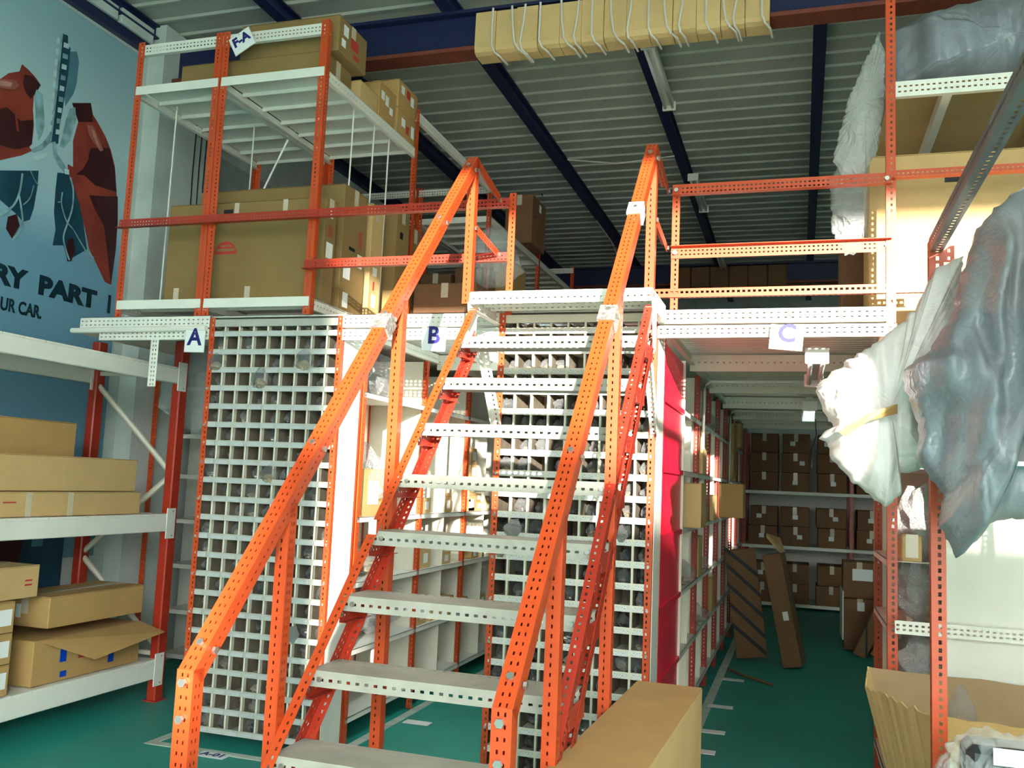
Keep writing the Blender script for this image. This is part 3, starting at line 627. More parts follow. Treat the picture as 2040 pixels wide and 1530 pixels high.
# ------------------------------------------------------------ stairs
st = thing('staircase', 'orange slotted angle staircase with cream treads up to the deck', 'stairs', (-1.15, 3.2, 0))
XL, XR = -1.62, -.68
ty = lambda k: 4.14 - .2115 * k
tz = lambda k: 2.30 - .2286 * k
SL = V((0, .2115, .2286)).normalized()      # direction of the flight
SN = V((0, -SL.z, SL.y))                    # up and towards the viewer
ftop = V((0, 4.30, 2.475)); fbot = V((0, 1.99, 2.475 - 2.31 * .2286 / .2115)); fbot = fbot + SL * (0.02 - fbot.z) / SL.z
for x, sx in ((XL, 1), (XR, -1)):
    e = V((x, 0, 0))
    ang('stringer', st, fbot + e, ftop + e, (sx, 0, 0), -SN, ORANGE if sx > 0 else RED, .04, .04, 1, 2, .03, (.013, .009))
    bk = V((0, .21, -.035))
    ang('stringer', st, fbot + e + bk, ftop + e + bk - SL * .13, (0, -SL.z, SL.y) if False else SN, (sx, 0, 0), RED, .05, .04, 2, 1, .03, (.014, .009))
    for k in range(0, 10):
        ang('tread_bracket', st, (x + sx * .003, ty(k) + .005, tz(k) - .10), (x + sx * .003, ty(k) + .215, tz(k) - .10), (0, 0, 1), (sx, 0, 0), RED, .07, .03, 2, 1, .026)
        for dz in (.02, .055): bolt(st, (x + sx * .02, ty(k) - .012 - dz * .0, tz(k) - dz - .01), (0, -1, 0), 1.1)
for k in range(10):
    y, z = ty(k), tz(k); a, b = XL + .012, XR - .012
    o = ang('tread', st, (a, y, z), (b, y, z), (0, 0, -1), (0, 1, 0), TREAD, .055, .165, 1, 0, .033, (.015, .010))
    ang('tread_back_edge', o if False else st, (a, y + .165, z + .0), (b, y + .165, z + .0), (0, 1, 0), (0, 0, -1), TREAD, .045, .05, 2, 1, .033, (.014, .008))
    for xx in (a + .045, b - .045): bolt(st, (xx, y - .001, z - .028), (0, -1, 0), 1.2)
# landing
zl = 2.558
for k in range(4):
    y0 = 4.29 + .108 * k
    part('landing_plank', MB().box(XL + .006, XR - .006, y0, y0 + .104, zl - .004, zl), WHITEP, st)
    ang('plank_lip', st, (XL + .006, y0, zl - .004), (XR - .006, y0, zl - .004), (0, 0, -1), (0, 1, 0), WHITEP, .06 if k == 0 else .035, .02, 1, 0, .033, (.013, .008))
    if k: ang('plank_lip', st, (XL + .006, y0 - .006, zl - .004), (XR - .006, y0 - .006, zl - .004), (0, 0, -1), (0, -1, 0), WHITEP, .035, .02, 1, 0, .033, (.013, .008))
for x, sx in ((XL, 1), (XR, -1)):
    ang('landing_beam', st, (x, 4.29, zl - .095), (x, 4.72, zl - .095), (0, 0, 1), (sx, 0, 0), WHITEP, .09, .035, 2, 1, .03)
    part('gusset', MB().prism([(4.27, 2.50), (4.41, 2.50), (4.41, 2.27), (4.33, 2.27)], 0, x - .002, x + .002), WHITEP, st)
    ang('knee_brace', st, (x + sx * .02, 4.40, 2.33), (x + sx * .02, 4.72, 1.88), (0, -1, -.6), (sx, 0, 0), WHITEP, .045, .045, 1, 1, .028, (.014, .010))
# handrails, upper returns and balusters
for x, nm_, M in ((XL, 'left', ORANGE), (XR, 'right', ORANGE)):
    pb, ptp = V((x, 2.245, 1.03)), V((x, 4.32, 3.285))
    dr = (ptp - pb).normalized(); dn = V((0, dr.z, -dr.y))
    inner = V((-.0545, 0, 0)) + dn * .0545
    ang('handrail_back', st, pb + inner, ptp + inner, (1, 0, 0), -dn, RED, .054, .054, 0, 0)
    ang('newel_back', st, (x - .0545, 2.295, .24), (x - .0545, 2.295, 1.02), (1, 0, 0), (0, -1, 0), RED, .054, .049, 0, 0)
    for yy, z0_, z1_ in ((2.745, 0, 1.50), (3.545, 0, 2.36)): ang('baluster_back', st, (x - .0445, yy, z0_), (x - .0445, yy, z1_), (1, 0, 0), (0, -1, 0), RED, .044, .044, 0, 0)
    ang('handrail', st, pb, ptp, (-1, 0, 0), dn, M, .055, .055, 2, 1, .03, (.012, .0055))
    ang('newel', st, (x, 2.245, .24), (x, 2.245, 1.035), (-1, 0, 0), (0, 1, 0), M, .055, .05, 2, 2, .03, (.011, .006))
    ang('baluster', st, (x, 2.70, 0), (x, 2.70, 1.50), (-1, 0, 0), (0, 1, 0), M, .045, .045, 1, 2, .028, (.012, .006))
    ang('baluster', st, (x, 3.50, 0), (x, 3.50, 2.355), (-1, 0, 0), (0, 1, 0), M, .045, .045, 1, 2, .028, (.012, .006))
    ang('baluster', st, (x, 4.30, 2.50), (x, 4.30, 3.235), (-1, 0, 0), (0, 1, 0), M, .045, .045, 1, 2, .028, (.012, .006))
    ang('top_return', st, (x, 4.315, 3.28), (x, 4.72, 3.20), (-1, 0, 0), (0, 0, -1), M, .04, .05, 1, 1, .03, (.014, .009))
    ang('middle_return', st, (x, 4.315, 2.93), (x, 4.72, 2.885), (-1, 0, 0), (0, 0, -1), M, .03, .045, 1, 2, .03, (.014, .009))
    for f in (.03, .3, .55, .8, .97):
        p = pb.lerp(ptp, f); bolt(st, p + V((.003, 0, 0)) + dn * .028, (1, 0, 0), 1.4); bolt(st, p + V((-.027, 0, 0)) - dn * .002, -dn, 1.4)
    for zz in (.9, 1.0): bolt(st, (x - .03, 2.243, zz), (0, -1, 0), 1.6)
    for (yy, zz) in ((4.32, 3.21), (4.32, 2.9), (4.7, 3.17), (4.7, 2.86)): bolt(st, (x + .003, yy, zz), (1, 0, 0), 1.4)
# tape wraps on the handrails
def wrap(x, f, label, M):
    pb, ptp = V((x, 2.245, 1.03)), V((x, 4.32, 3.285)); dr = (ptp - pb).normalized(); dn = V((0, dr.z, -dr.y))
    c = pb.lerp(ptp, f); P = []
    for d in (-.045, .045):
        for (u, v_) in ((.006, -.006), (-.062, -.006), (-.062, .004), (-.004, .062), (.006, .062)):
            P.append(c + dr * d + V((u, 0, 0)) + dn * v_)
    solo('tape_wrap', MB().poly(P, [(k, (k + 1) % 5, 5 + (k + 1) % 5, 5 + k) for k in range(5)] + [(0, 1, 2, 3, 4), (9, 8, 7, 6, 5)]), M, label, 'tape')
BEAMSHADE = mat('shaded_beam_grey', (.26, .25, .25), .4, metal=.3, var=.2)  # grey put in for the shade on the near rack's top beam
WRAPM = mat('crumpled_grey_tape', (.24, .22, .21), .3, var=.4, scale=40, bump=.6, bscale=60)
solo('sticker', MB().cbox(XL + .004, XL + .038, 3.28, 3.284, 1.36, 1.43, .001), PAPER, 'worn white sticker on the left stringer of the stairs', 'sticker')
wrap(XL, .535, 'crumpled grey tape wound round the left orange handrail', WRAPM); wrap(XR, .545, 'crumpled grey tape wound round the right orange handrail halfway up', WRAPM); wrap(XR, .80, 'small white sticker band near the top of the right orange handrail', PAPER)
# ------------------------------------------------------------ guard rails on the deck edge
gr = thing('guard_rail', 'orange slotted guard rail above the letter C sign', 'railing', (-.1, 4.74, 2.55))
post(gr, -.66, 4.735, 2.50, 3.21, 1, 1, ORANGE, .04, .04, r1=1, r2=1)
ang('top_rail', gr, (-.66, 4.73, 3.145), (.42, 4.73, 3.145), (0, 0, 1), (0, -1, 0), ORANGE, .066, .04, 2, 0, .022, (.010, .008))
ang('middle_rail', gr, (-.66, 4.73, 2.87), (.42, 4.73, 2.87), (0, 0, -1), (0, -1, 0), ORANGE, .062, .04, 2, 1, .022, (.010, .008))
ang('toe_rail', gr, (-.90, 4.722, 2.60), (.57, 4.722, 2.60), (0, 0, 1), (0, 1, 0), ORANGE, .045, .03, 1, 1, .026, (.015, .012))
for x, z in ((-.64, 3.18), (-.64, 2.84), (.4, 3.18), (.4, 2.84)): bolt(gr, (x, 4.726, z), (0, -1, 0), 1.5)
gl = thing('guard_rail', 'red slotted guard rail across the upper rack above the letter B sign', 'railing', (-2.9, 4.70, 2.6))
post(gl, -1.575, 4.735, 2.5, 3.22, 1, 1, ORANGE, .04, .04, r1=1, r2=1)
ang('top_rail', gl, (-4.22, 4.70, 3.12), (-1.56, 4.70, 3.12), (0, 0, 1), (0, -1, 0), RED, .06, .04, 2, 1, .022, (.010, .008))
ang('middle_rail', gl, (-2.84, 4.70, 2.81), (-1.56, 4.70, 2.81), (0, 0, 1), (0, -1, 0), RED, .06, .04, 2, 1, .022, (.010, .008))
# ------------------------------------------------------------ upper rack row F-A
def rack_row(label, y0, y1, front=True, shelf=True):
    t = thing('upper_rack', label, 'rack', (-3.5, (y0 + y1) / 2, 2.545))
    for yy, e in (((y0, 1),) if front else ()) + ((y1, -1),):
        for x, sx in ((-4.22, 1), (-3.565, -1), (-3.56, 1), (-2.80, -1)):
            ang('post', t, (x, yy, 2.545), (x, yy, 4.40), (sx, 0, 0), (0, e, 0), ORANGE, .05, .045, 1, 1, .026, (.013, .009))
        for a, b in ((-4.22, -3.56), (-3.56, -2.80)):
            ang('top_beam', t, (a, yy + e * .004, 4.31), (b, yy + e * .004, 4.31), (0, 0, 1), (0, e, 0), WHITEP, .07, .03, 2, 0, .026, (.013, .009))
    for a, b in ((-4.22, -3.565), (-3.56, -2.80)):
        for z in (4.09, 2.65):
            if not shelf and z > 4: continue
            n = 6; p = (y1 - y0) / n
            for k in range(n):
                s = MB().box(a + .01, b - .01, y0 + k * p + .002, y0 + (k + 1) * p - .002, z - .003, z); s.box(a + .01, b - .01, y0 + k * p + .002, y0 + k * p + .006, z - .028, z); s.box(a + .01, b - .01, y0 + (k + 1) * p - .006, y0 + (k + 1) * p - .002, z - .028, z)
                part('shelf_panel', s, WHITEP, t)
            part('shelf_edge', MB().box(a + .01, b - .01, y0 - .002, y0 + .002, z - .055, z + .003), WHITEP, t)
            for xx, sx in ((a + .006, 1), (b - .006, -1)):
                ang('side_beam', t, (xx, y0, z - .07), (xx, y1, z - .07), (0, 0, 1), (sx, 0, 0), WHITEP, .06, .03, 1, 0, .04, (.012, .009))
    return t
rack_row('near upper rack with the tilted F-A sign and orange posts', 4.73, 6.15)
rack_row('second upper rack directly behind the near one on the deck', 6.2, 7.9, False, False)
rack_row('third upper rack deeper on the deck with red posts', 7.9, 9.6, False)
rack_row('farthest upper rack on the deck with red posts', 9.6, 11.2, False)
for y0, y1 in ((6.15, 7.9),):
    r_ = thing('tie_beam', 'long pale tie beam joining the upper rack posts under the roof', 'beam', (-2.81, y0, 4.31))
    ang('beam', r_, (-2.80, y0, 4.31), (-2.80, y1, 4.31), (0, 0, 1), (-1, 0, 0), WHITEP, .07, .03, 2, 0, .03)
rods = [(-2.95, 4.98), (-2.88, 5.25), (-2.86, 5.52), (-2.88, 5.8), (-4.1, 5.0), (-3.75, 5.4)]
for k, (x, y) in enumerate(rods):
    zt = (3.35, 3.5, 3.52, 3.46, 3.35, 3.4)[k]
    solo('divider_rod', MB().tube([(x, y, zt - .7), (x + .006, y, 4.06)], .0055, 6), WHITEP, f'thin white vertical rod, {("first", "second", "third", "fourth")[k]} behind the right orange post' if k < 4 else f'thin white vertical rod {("left of", "behind")[k - 4]} the doubled orange posts', 'rod', 'white divider rods')
solo('divider_rod', MB().tube([(-3.72, 5.35, 3.3), (-3.45, 5.38, 3.92)], .007, 6), WHITEP, 'slanting white rod leaning behind the doubled orange posts', 'rod')
# signs
def sign(body, cx, cz, w_, h, y, rot, label, size):
    t = thing('aisle_sign', label, 'sign', (cx, y, cz), None, (0, rot, 0))
    part('plate', MB().cbox(-w_ / 2, w_ / 2, 0, .004, -h / 2, h / 2, .001), PAPER, t, True)
    part('border', MB().box(-w_ / 2 - .003, w_ / 2 + .003, .0035, .006, -h / 2 - .003, h / 2 + .003), GREYP, t, True)
    mx = Matrix.Translation((0, -.0006, -size * .36)) @ Matrix.Rotation(math.pi / 2, 4, 'X')
    text('lettering', body, t, INK, size, mx, .004, .0005)
    part('fixing', MB().tube([(0, -.003, h / 2 - .012), (0, .006, h / 2 - .012)], .004, 6), STEEL, t, True)
sign('A', -3.565, 2.38, .14, .135, 4.69, .02, 'square white sign with the letter A', .145)
sign('B', -1.975, 2.38, .14, .13, 4.69, .02, 'square white sign with the letter B', .135)
sign('C', -.07, 2.375, .155, .12, 4.68, .09, 'tilted white sign with the letter C on the sunlit beam', .125)
sign('F-A', -3.385, 4.295, .155, .125, 4.68, -.50, 'tilted white sign with the letters F-A on the upper rack', .085)
# ------------------------------------------------------------ cartons on the upper racks
zb = 2.652
big = 'wide flat carton standing upright on the upper rack, '
def logo(face, u, v, r): return tuple()
c1 = carton(big + 'frontmost with a red dome mark', -4.02, -2.85, 4.93, 5.07, zb, 3.335, CARDSHADE, tape='x', labels=(('+x', .03, .30, .08, .10, L_), ('+x', .04, .56, .05, .05, L_)), holes=(('+x', .04, .245, .06, .02), ('-y', .42, .605, .07, .028)),
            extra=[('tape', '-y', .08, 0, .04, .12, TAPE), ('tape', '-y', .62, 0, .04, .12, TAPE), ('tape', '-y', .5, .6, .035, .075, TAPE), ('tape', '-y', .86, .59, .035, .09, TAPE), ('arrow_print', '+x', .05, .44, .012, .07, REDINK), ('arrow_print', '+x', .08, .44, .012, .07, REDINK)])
s = MB(); n = 14; P = [(.085 * math.cos(math.pi * k / n), .085 * math.sin(math.pi * k / n)) for k in range(n + 1)]
s.poly([(-.13 + a, -.0722, .335 + b) for a, b in P], [tuple(range(n + 1))]); part('dome_print', s, REDINK, c1, True)
part('dome_band', MB().box(-.20, -.06, -.0728, -.0722, .355, .372).box(-.17, -.09, -.0728, -.0722, .385, .395), CARDSHADE, c1, True)
carton(big + 'second, taller with a chamfered top corner', -3.95, -2.84, 5.14, 5.47, zb, 3.49, CARDSHADE, tape='x', labels=(('+x', .22, .33, .07, .09, L_), ('+x', .04, .22, .09, .09, L_), ('+x', .05, .03, .07, .10, L_)), holes=(('+x', .1, .42, .08, .022),), extra=[('arrow_print', '+x', .23, .46, .01, .12, REDINK), ('arrow_print', '+x', .26, .46, .01, .12, REDINK)])
carton(big + 'third, slim and creased', -3.9, -2.82, 5.51, 5.68, zb, 3.47, CARD2, tape='x', labels=(('+x', .05, .32, .06, .06, L_), ('+x', .05, .1, .06, .09, L_)), extra=[('arrow_print', '+x', .06, .22, .02, .06, REDINK)])
carton(big + 'fourth with a hand hole', -3.9, -2.80, 5.86, 6.08, zb, 3.56, CARDSHADE, tape='x', labels=(('+x', .07, .5, .04, .05, L_), ('+x', .06, .2, .05, .06, L_)), holes=(('+x', .06, .68, .05, .05),), extra=[('arrow_print', '+x', .06, .28, .02, .1, REDINK)])
carton(big + 'fifth, behind the others', -3.8, -2.84, 6.22, 6.36, zb - .1, 3.5, CARDSHADE, tape='x', holes=(('+x', .05, .6, .05, .04),))
carton('squat carton with red print on the deck behind the stairs', -2.78, -2.34, 6.2, 6.7, 2.55, 2.82, CARD, labels=(), extra=[('mark_print', '-y', .12, .05, .03, .06, REDINK), ('mark_print', '-y', .22, .05, .012, .07, REDINK), ('mark_print', '-y', .27, .04, .012, .08, REDINK)])
carton('flat brown carton on top of the squat carton on the deck', -2.80, -2.30, 6.22, 6.75, 2.835, 3.06, CARD3)
def upper(lab, x0, x1, y0, y1, z0, z1, M=CARD, **k): return carton(lab, x0, x1, y0, y1, z0, z1, M, **k)
upper('long carton with a red dome mark on the top shelf of the near upper rack', -3.52, -2.80, 4.86, 5.24, 4.262, 4.50, CARDSHADE, tape='x', labels=(('+x', .06, .13, .06, .07, L_), ('+x', .04, .05, .05, .05, L_)), extra=[('dome_print', '+x', .16, .09, .1, .07, REDINK), ('mark_print', '+x', .2, .035, .07, .03, REDINK)])
upper('longest flat carton lying under the dome marked one on the top shelf', -3.95, -2.88, 4.84, 5.2, 4.095, 4.26, CARDSHADE, tape='x')
upper('low open carton with plastic on the top shelf edge', -3.2, -2.83, 5.24, 5.5, 4.095, 4.24, CARD2)
upper('carton with many white stickers on the top shelf', -3.2, -2.83, 5.52, 5.78, 4.095, 4.36, CARD, labels=(('+x', .03, .15, .05, .06, L_), ('+x', .1, .13, .05, .07, L_), ('+x', .17, .09, .05, .05, L_)))
upper('rear carton of two layers with red marks on the top shelf, lower', -3.2, -2.82, 5.80, 6.14, 4.095, 4.29, CARD, labels=(('+x', .08, .08, .06, .06, L_), ('+x', .25, .05, .05, .09, L_)), extra=[('mark_print', '+x', .16, .05, .05, .06, REDINK)])
upper('rear carton of two layers with red marks on the top shelf, upper', -3.2, -2.82, 5.80, 6.14, 4.292, 4.50, CARD, labels=(('+x', .05, .12, .05, .06, L_), ('+x', .22, .09, .05, .07, L_)), extra=[('mark_print', '+x', .14, .12, .06, .06, REDINK)])
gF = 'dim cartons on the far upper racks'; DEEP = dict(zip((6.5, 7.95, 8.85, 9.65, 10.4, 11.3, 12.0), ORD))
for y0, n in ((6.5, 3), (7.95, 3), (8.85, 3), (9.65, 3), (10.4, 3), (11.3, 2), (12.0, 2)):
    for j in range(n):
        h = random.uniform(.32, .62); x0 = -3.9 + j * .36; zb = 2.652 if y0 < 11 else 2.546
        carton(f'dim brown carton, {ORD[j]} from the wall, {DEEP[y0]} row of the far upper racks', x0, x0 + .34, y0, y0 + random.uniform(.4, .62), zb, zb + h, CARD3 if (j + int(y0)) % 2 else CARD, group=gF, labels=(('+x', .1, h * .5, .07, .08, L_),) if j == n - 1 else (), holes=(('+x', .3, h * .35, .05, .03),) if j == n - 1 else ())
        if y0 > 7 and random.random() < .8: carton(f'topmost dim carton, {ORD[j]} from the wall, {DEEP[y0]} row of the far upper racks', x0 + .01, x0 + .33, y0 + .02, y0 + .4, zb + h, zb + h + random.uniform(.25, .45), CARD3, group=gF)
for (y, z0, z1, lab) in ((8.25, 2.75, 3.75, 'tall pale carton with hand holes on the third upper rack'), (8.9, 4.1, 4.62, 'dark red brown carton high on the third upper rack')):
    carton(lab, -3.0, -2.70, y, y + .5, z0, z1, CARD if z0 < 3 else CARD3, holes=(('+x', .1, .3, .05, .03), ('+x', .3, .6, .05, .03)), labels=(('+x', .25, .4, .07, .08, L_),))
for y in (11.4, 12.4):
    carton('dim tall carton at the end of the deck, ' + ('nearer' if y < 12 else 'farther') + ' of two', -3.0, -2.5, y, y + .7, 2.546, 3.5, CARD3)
bundle('plastic_bag', 'big crumpled clear plastic bag behind the left stair railing', 'bag', [(-2.50, 3.28), (-2.42, 3.5), (-2.3, 3.56), (-2.18, 3.52), (-2.1, 3.38), (-2.02, 3.2), (-2.2, 3.08), (-2.4, 3.07)], 6.5, .16, FILM, seed=3)
# ------------------------------------------------------------ padded beam
bp = thing('beam_padding', 'tan padding tied with white cords round the roof beam', 'padding', (-1.2, 6.15, 4.74))
s = MB(); seg = 13; x0, x1 = -2.34, -.22
for k in range(seg):
    a = x0 + (x1 - x0) * k / seg; b = x0 + (x1 - x0) * (k + 1) / seg; q = .008 * math.sin(k * 2.3)
    s.prism([(6.045 + q, 5.075), (6.04 + q, 4.80), (6.052, 4.765 + q), (6.09, 4.752 + q), (6.22, 4.755), (6.255, 4.79), (6.26, 5.07)], 0, a + .002, b - .002)
part('padding', s, FOAM, bp)
for k in range(16):
    x = -2.2 + k * .128 + .02 * math.sin(k * 1.7); d = .035 * math.sin(k * 2.1)
    part('cord', MB().tube([(x, 6.032, 5.09), (x + d * .3, 6.028, 4.95), (x + d, 6.026, 4.80), (x + d * 1.3 + .02, 6.045, 4.752), (x + d * 1.5 + .05, 6.1, 4.738), (x + d * 1.5 + .06, 6.24, 4.742)], .0085, 6), CORD, bp)
bp2 = thing('beam_padding', 'dim brown padding round the far roof beam above the deck', 'padding', (-1.1, 14.3, 4.7))
for k in range(6):
    a = -1.95 + k * .29; part('padding', MB().cbox(a, a + .285, 14.17, 14.43, 4.74, 5.08, .015), CARD3, bp2)
# ------------------------------------------------------------ pallet rack on the left
pr = thing('pallet_rack', 'heavy cream beamed rack with red posts along the left wall', 'rack', (-4.6, 3.9, 0))
for y in (5.45, 2.6):
    for x, sx in ((-4.2, -1), (-5.0, 1)):
        s = MB().box(x - .035 if sx < 0 else x, x if sx < 0 else x + .035, y - .04, y + .04, 0, 2.5)
        o = part('post', MB().cbox(min(x, x + sx * .07), max(x, x + sx * .07), y - .045, y + .045, 0, 2.5, .008), RED, pr)
        part('foot_plate', MB().box(min(x, x + sx * .07) - .02, max(x, x + sx * .07) + .02, y - .06, y + .06, 0, .006), RED, o)
    zz = [.35, .95, 1.55, 2.2]
    for k in range(3):
        a, b = (-4.24, -4.97) if k % 2 == 0 else (-4.97, -4.24)
        s = MB().tube([(a, y, zz[k]), (b, y, zz[k + 1])], .02, 6); part('diagonal_brace', s, CREAM, pr)
    for z in (.3, 2.25): part('cross_brace', MB().box(-4.97, -4.24, y - .015, y + .015, z, z + .03), CREAM, pr)
for z0, z1 in ((2.19, 2.295), (1.155, 1.265), (.155, .275)):
    for x in (-4.2, -4.96):
        b = part('beam', MB().cbox(x - .045, x, 2.64, 5.41, z0, z1, .005), WHITEP, pr)
        part('beam_hook', MB().cbox(x - .005, x + .004, 5.38, 5.47, z0 - .05, z1 + .05, .002), WHITEP, b)
        for zz in (z0 - .03, z1 + .03): part('rivet', MB().tube([(x + .003, 5.44, zz), (x + .008, 5.44, zz)], .007, 6), STEEL, b)
    for k in range(18):
        y = 2.66 + k * .153
        part('deck_slat', MB().cbox(-4.99, -4.205, y, y + .149, z1 - .003, z1 + .012, .002), WHITEP, pr)
def lrack(lab, y0, y1, z0, z1, M=CARD, x1=-4.25, x0=-4.75, **k): return carton(lab, x0, x1, y0, y1, z0, z1, M, tape='y', **k)
lrack('rear carton on the middle level of the left rack, tallest there', 4.0, 4.80, 1.285, 1.86, CARD, -4.5, -4.95)
lrack('long pale carton lying on top on the middle level of the left rack', 3.98, 5.1, 1.43, 1.64, CARD2)
lrack('long taped carton lying below on the middle level of the left rack', 3.9, 5.16, 1.28, 1.425, CARD2, extra=[('tape', '+x', .3, 0, .04, .14, TAPE), ('tape', '+x', .62, 0, .04, .14, TAPE), ('mark_print', '+x', .14, .08, .09, .008, REDINK)])
lrack('dark ended long carton on the bottom level of the left rack', 4.45, 5.27, .615, .80, CARD, x0=-4.62, labels=(('-y', .12, .05, .04, .08, L_),))
bx = lrack('open long carton with blue tape on the bottom level of the left rack', 4.36, 5.27, .292, .56, CARD, x0=-4.72, labels=(('-y', .2, .08, .06, .09, L_),), flaps=False, extra=[('blue_tape', '+x', .21, .11, .05, .08, BTAPE), ('blue_tape', '+x', .22, .02, .05, .035, BTAPE), ('blue_tape', '+x', .62, .04, .05, .2, BTAPE), ('mark_print', '+x', .36, .11, .17, .11, REDINK)])
part('open_flap', MB().poly([(.235, -.43, .262), (.235, .45, .265), (.40, .50, .20), (.42, -.16, .13)], [(0, 1, 2, 3), (3, 2, 1, 0)]), CARD, bx, True)
part('open_flap', MB().poly([(-.235, -.43, .262), (-.235, .45, .262), (-.33, .47, .33), (-.33, -.40, .33)], [(0, 1, 2, 3), (3, 2, 1, 0)]), CARD, bx, True)
lrack('pale carton with small red marks at the near end of the left rack bottom level', 3.7, 4.35, .815, 1.0, CARD2, extra=[('mark_print', '+x', .55, .07, .05, .01, REDINK), ('mark_print', '+x', .55, .095, .05, .01, REDINK)])
for k in range(3):
    lrack(f'white labelled carton at the near end of the left rack, {("lowest", "middle", "topmost")[k]} of its stack', 3.6, 4.17, .292 + .174 * k, .292 + .174 * k + .17, CARD, labels=(('+x', .44, .04, .11, .09, L_),), x1=-4.22)
bundle('plastic_sheet', 'crumpled clear plastic on the left rack bottom shelf', 'plastic', [(-4.95, .29), (-4.95, .33), (-4.75, .36), (-4.5, .36), (-4.3, .34), (-4.24, .29)], 4.15, .2, FILMW, seed=9)
bundle('plastic_sheet', 'clear plastic hanging under the deck behind the left rack top', 'plastic', [(-4.65, 2.05), (-4.62, 2.5), (-4.2, 2.53), (-3.75, 2.5), (-3.7, 2.2), (-3.95, 2.08), (-4.3, 1.85)], 5.75, .05, FILM, seed=4)
# shelving in the aisle left of rack A
la = thing('shelving_bay', 'dim shelving bay seen between the left rack and the letter A rack', 'shelf', (-4.6, 6.35, 0))
for x in (-5.02, -4.78): post(la, x, 6.15, 0, 2.44, 1, 1, ORANGE, .05, .04)
for x in (-3.95,): post(la, x, 6.15, 0, 2.44, -1, 1, ORANGE, .05, .04)
for z in (.16, .5, .85, 1.2, 1.55, 1.87, 2.25): part('shelf', MB().box(-4.76, -3.96, 6.15, 6.6, z - .003, z).box(-4.76, -3.96, 6.15, 6.154, z - .035, z), WHITEP, la)
part('back_panel', MB().box(-4.98, -3.9, 6.6, 6.61, .05, 2.42), GREYP, la)
# ------------------------------------------------------------ back rack deep in aisle C
br = thing('stock_rack', 'dim carton rack closing the far end of the aisle under the C sign', 'rack', (.5, 13.8, 0))
for x in (-.78, .66, 2.0):
    post(br, x, 13.5, 0, 2.5, 1, 1, RED, .05, .05, r1=1, r2=1); post(br, x, 14.3, 0, 2.5, 1, -1, RED, .05, .05, r1=1, r2=1)
for z in (.08, .87, 1.63):
    part('shelf', MB().box(-.78, 2.0, 13.5, 14.3, z - .02, z).box(-.78, 2.0, 13.49, 13.5, z - .04, z + .003), WHITEP, br)
part('back_panel', MB().box(-.9, 2.0, 14.31, 14.33, 0, 2.5), GREYP, br)
gD = 'dim cartons on the rack at the end of aisle C'; SH = {.08: 'lowest', .87: 'middle', 1.63: 'top'}
for z in (.08, .87, 1.63):
    for row in range(2 if z < 1.6 else 3):
        for j, x in enumerate((-.70, -.27, .22, .74, 1.15)):
            h = .27
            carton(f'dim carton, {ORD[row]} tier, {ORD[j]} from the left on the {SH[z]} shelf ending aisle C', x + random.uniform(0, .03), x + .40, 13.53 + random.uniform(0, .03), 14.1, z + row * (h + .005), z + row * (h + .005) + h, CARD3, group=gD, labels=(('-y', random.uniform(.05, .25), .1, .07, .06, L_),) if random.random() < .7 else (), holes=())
# leaning and standing cartons in aisle C
def lean(label, p, w_, d, h, rot, M, strips=0, open_=False):
    t = thing('leaning_carton', label, 'box', p, None, rot)
    part('body', MB().cbox(-w_ / 2, w_ / 2, 0, d, 0, h), M, t, True)
    for k in range(strips):
        z = .13 + k * (h - .25) / max(1, strips - 1) ; a = .16
        part('black_strip', MB().poly([(-w_ / 2, -.002, min(h, z + a)), (w_ / 2, -.002, max(0, z - a)), (w_ / 2, -.002, max(0, z - a) + .05), (-w_ / 2, -.002, min(h, z + a) + .05)], [(0, 1, 2, 3)]), BLACK, t, True)
    if open_:
        part('open_flap', MB().poly([(w_ / 2, 0, h), (w_ / 2, d, h), (w_ / 2 - .02, d, h + .14), (w_ / 2 - .10, .04, h + .20), (w_ / 2 - .1, 0, h + .16)], [(0, 1, 2, 3, 4), (4, 3, 2, 1, 0)]), CARD2, t, True)
        part('dark_opening', MB().box(-w_ / 2 + .01, w_ / 2 - .01, .01, d - .01, h, h + .004), BLACK, t, True)
        part('shipping_label', MB().box(.0, .05, -.002, 0, .42, .50), PAPER, t, True)
    return t
lean('striped carton leaning on the shelves deep in aisle C', (-.42, 9.2, .03), .29, .13, 1.02, (0, -.13, .05), CARD3, 5)
lean('open brown carton leaning against the striped one deep in aisle C', (-.05, 8.95, .02), .17, .26, 1.03, (0, -.20, -.15), CARD3, 0, True)
carton('standing carton with a white label at the right of aisle C', .44, .76, 10.3, 10.7, .55, .92, CARD3, labels=(('-y', .09, .18, .2, .12, L_),))
carton('lower standing carton with a small label at the right of aisle C', .45, .76, 10.3, 10.7, 0.02, .545, CARD3, labels=(('-y', .13, .40, .07, .09, L_),))
lean('white taped flattened carton leaning right of aisle C', (.58, 10.0, .01), .13, .1, .72, (0, .42, 0), CARD3, 2)
lean('second flattened carton leaning right of aisle C beside the white taped one', (.74, 10.02, .01), .12, .1, .68, (0, .46, 0), CARD3, 1)
solo('white_board', MB().cbox(.43, .445, 10.25, 10.9, .12, .62, .002), PAPER, 'thin white board standing on edge at the right of aisle C', 'board')
solo('floor_strap', MB().tube([(-.6, 8.6, .02), (-.45, 8.35, .02), (-.28, 8.2, .015), (-.2, 8.12, .012)], .012, 5), CARD3, 'thin brown strap lying on the green floor of aisle C', 'strap')
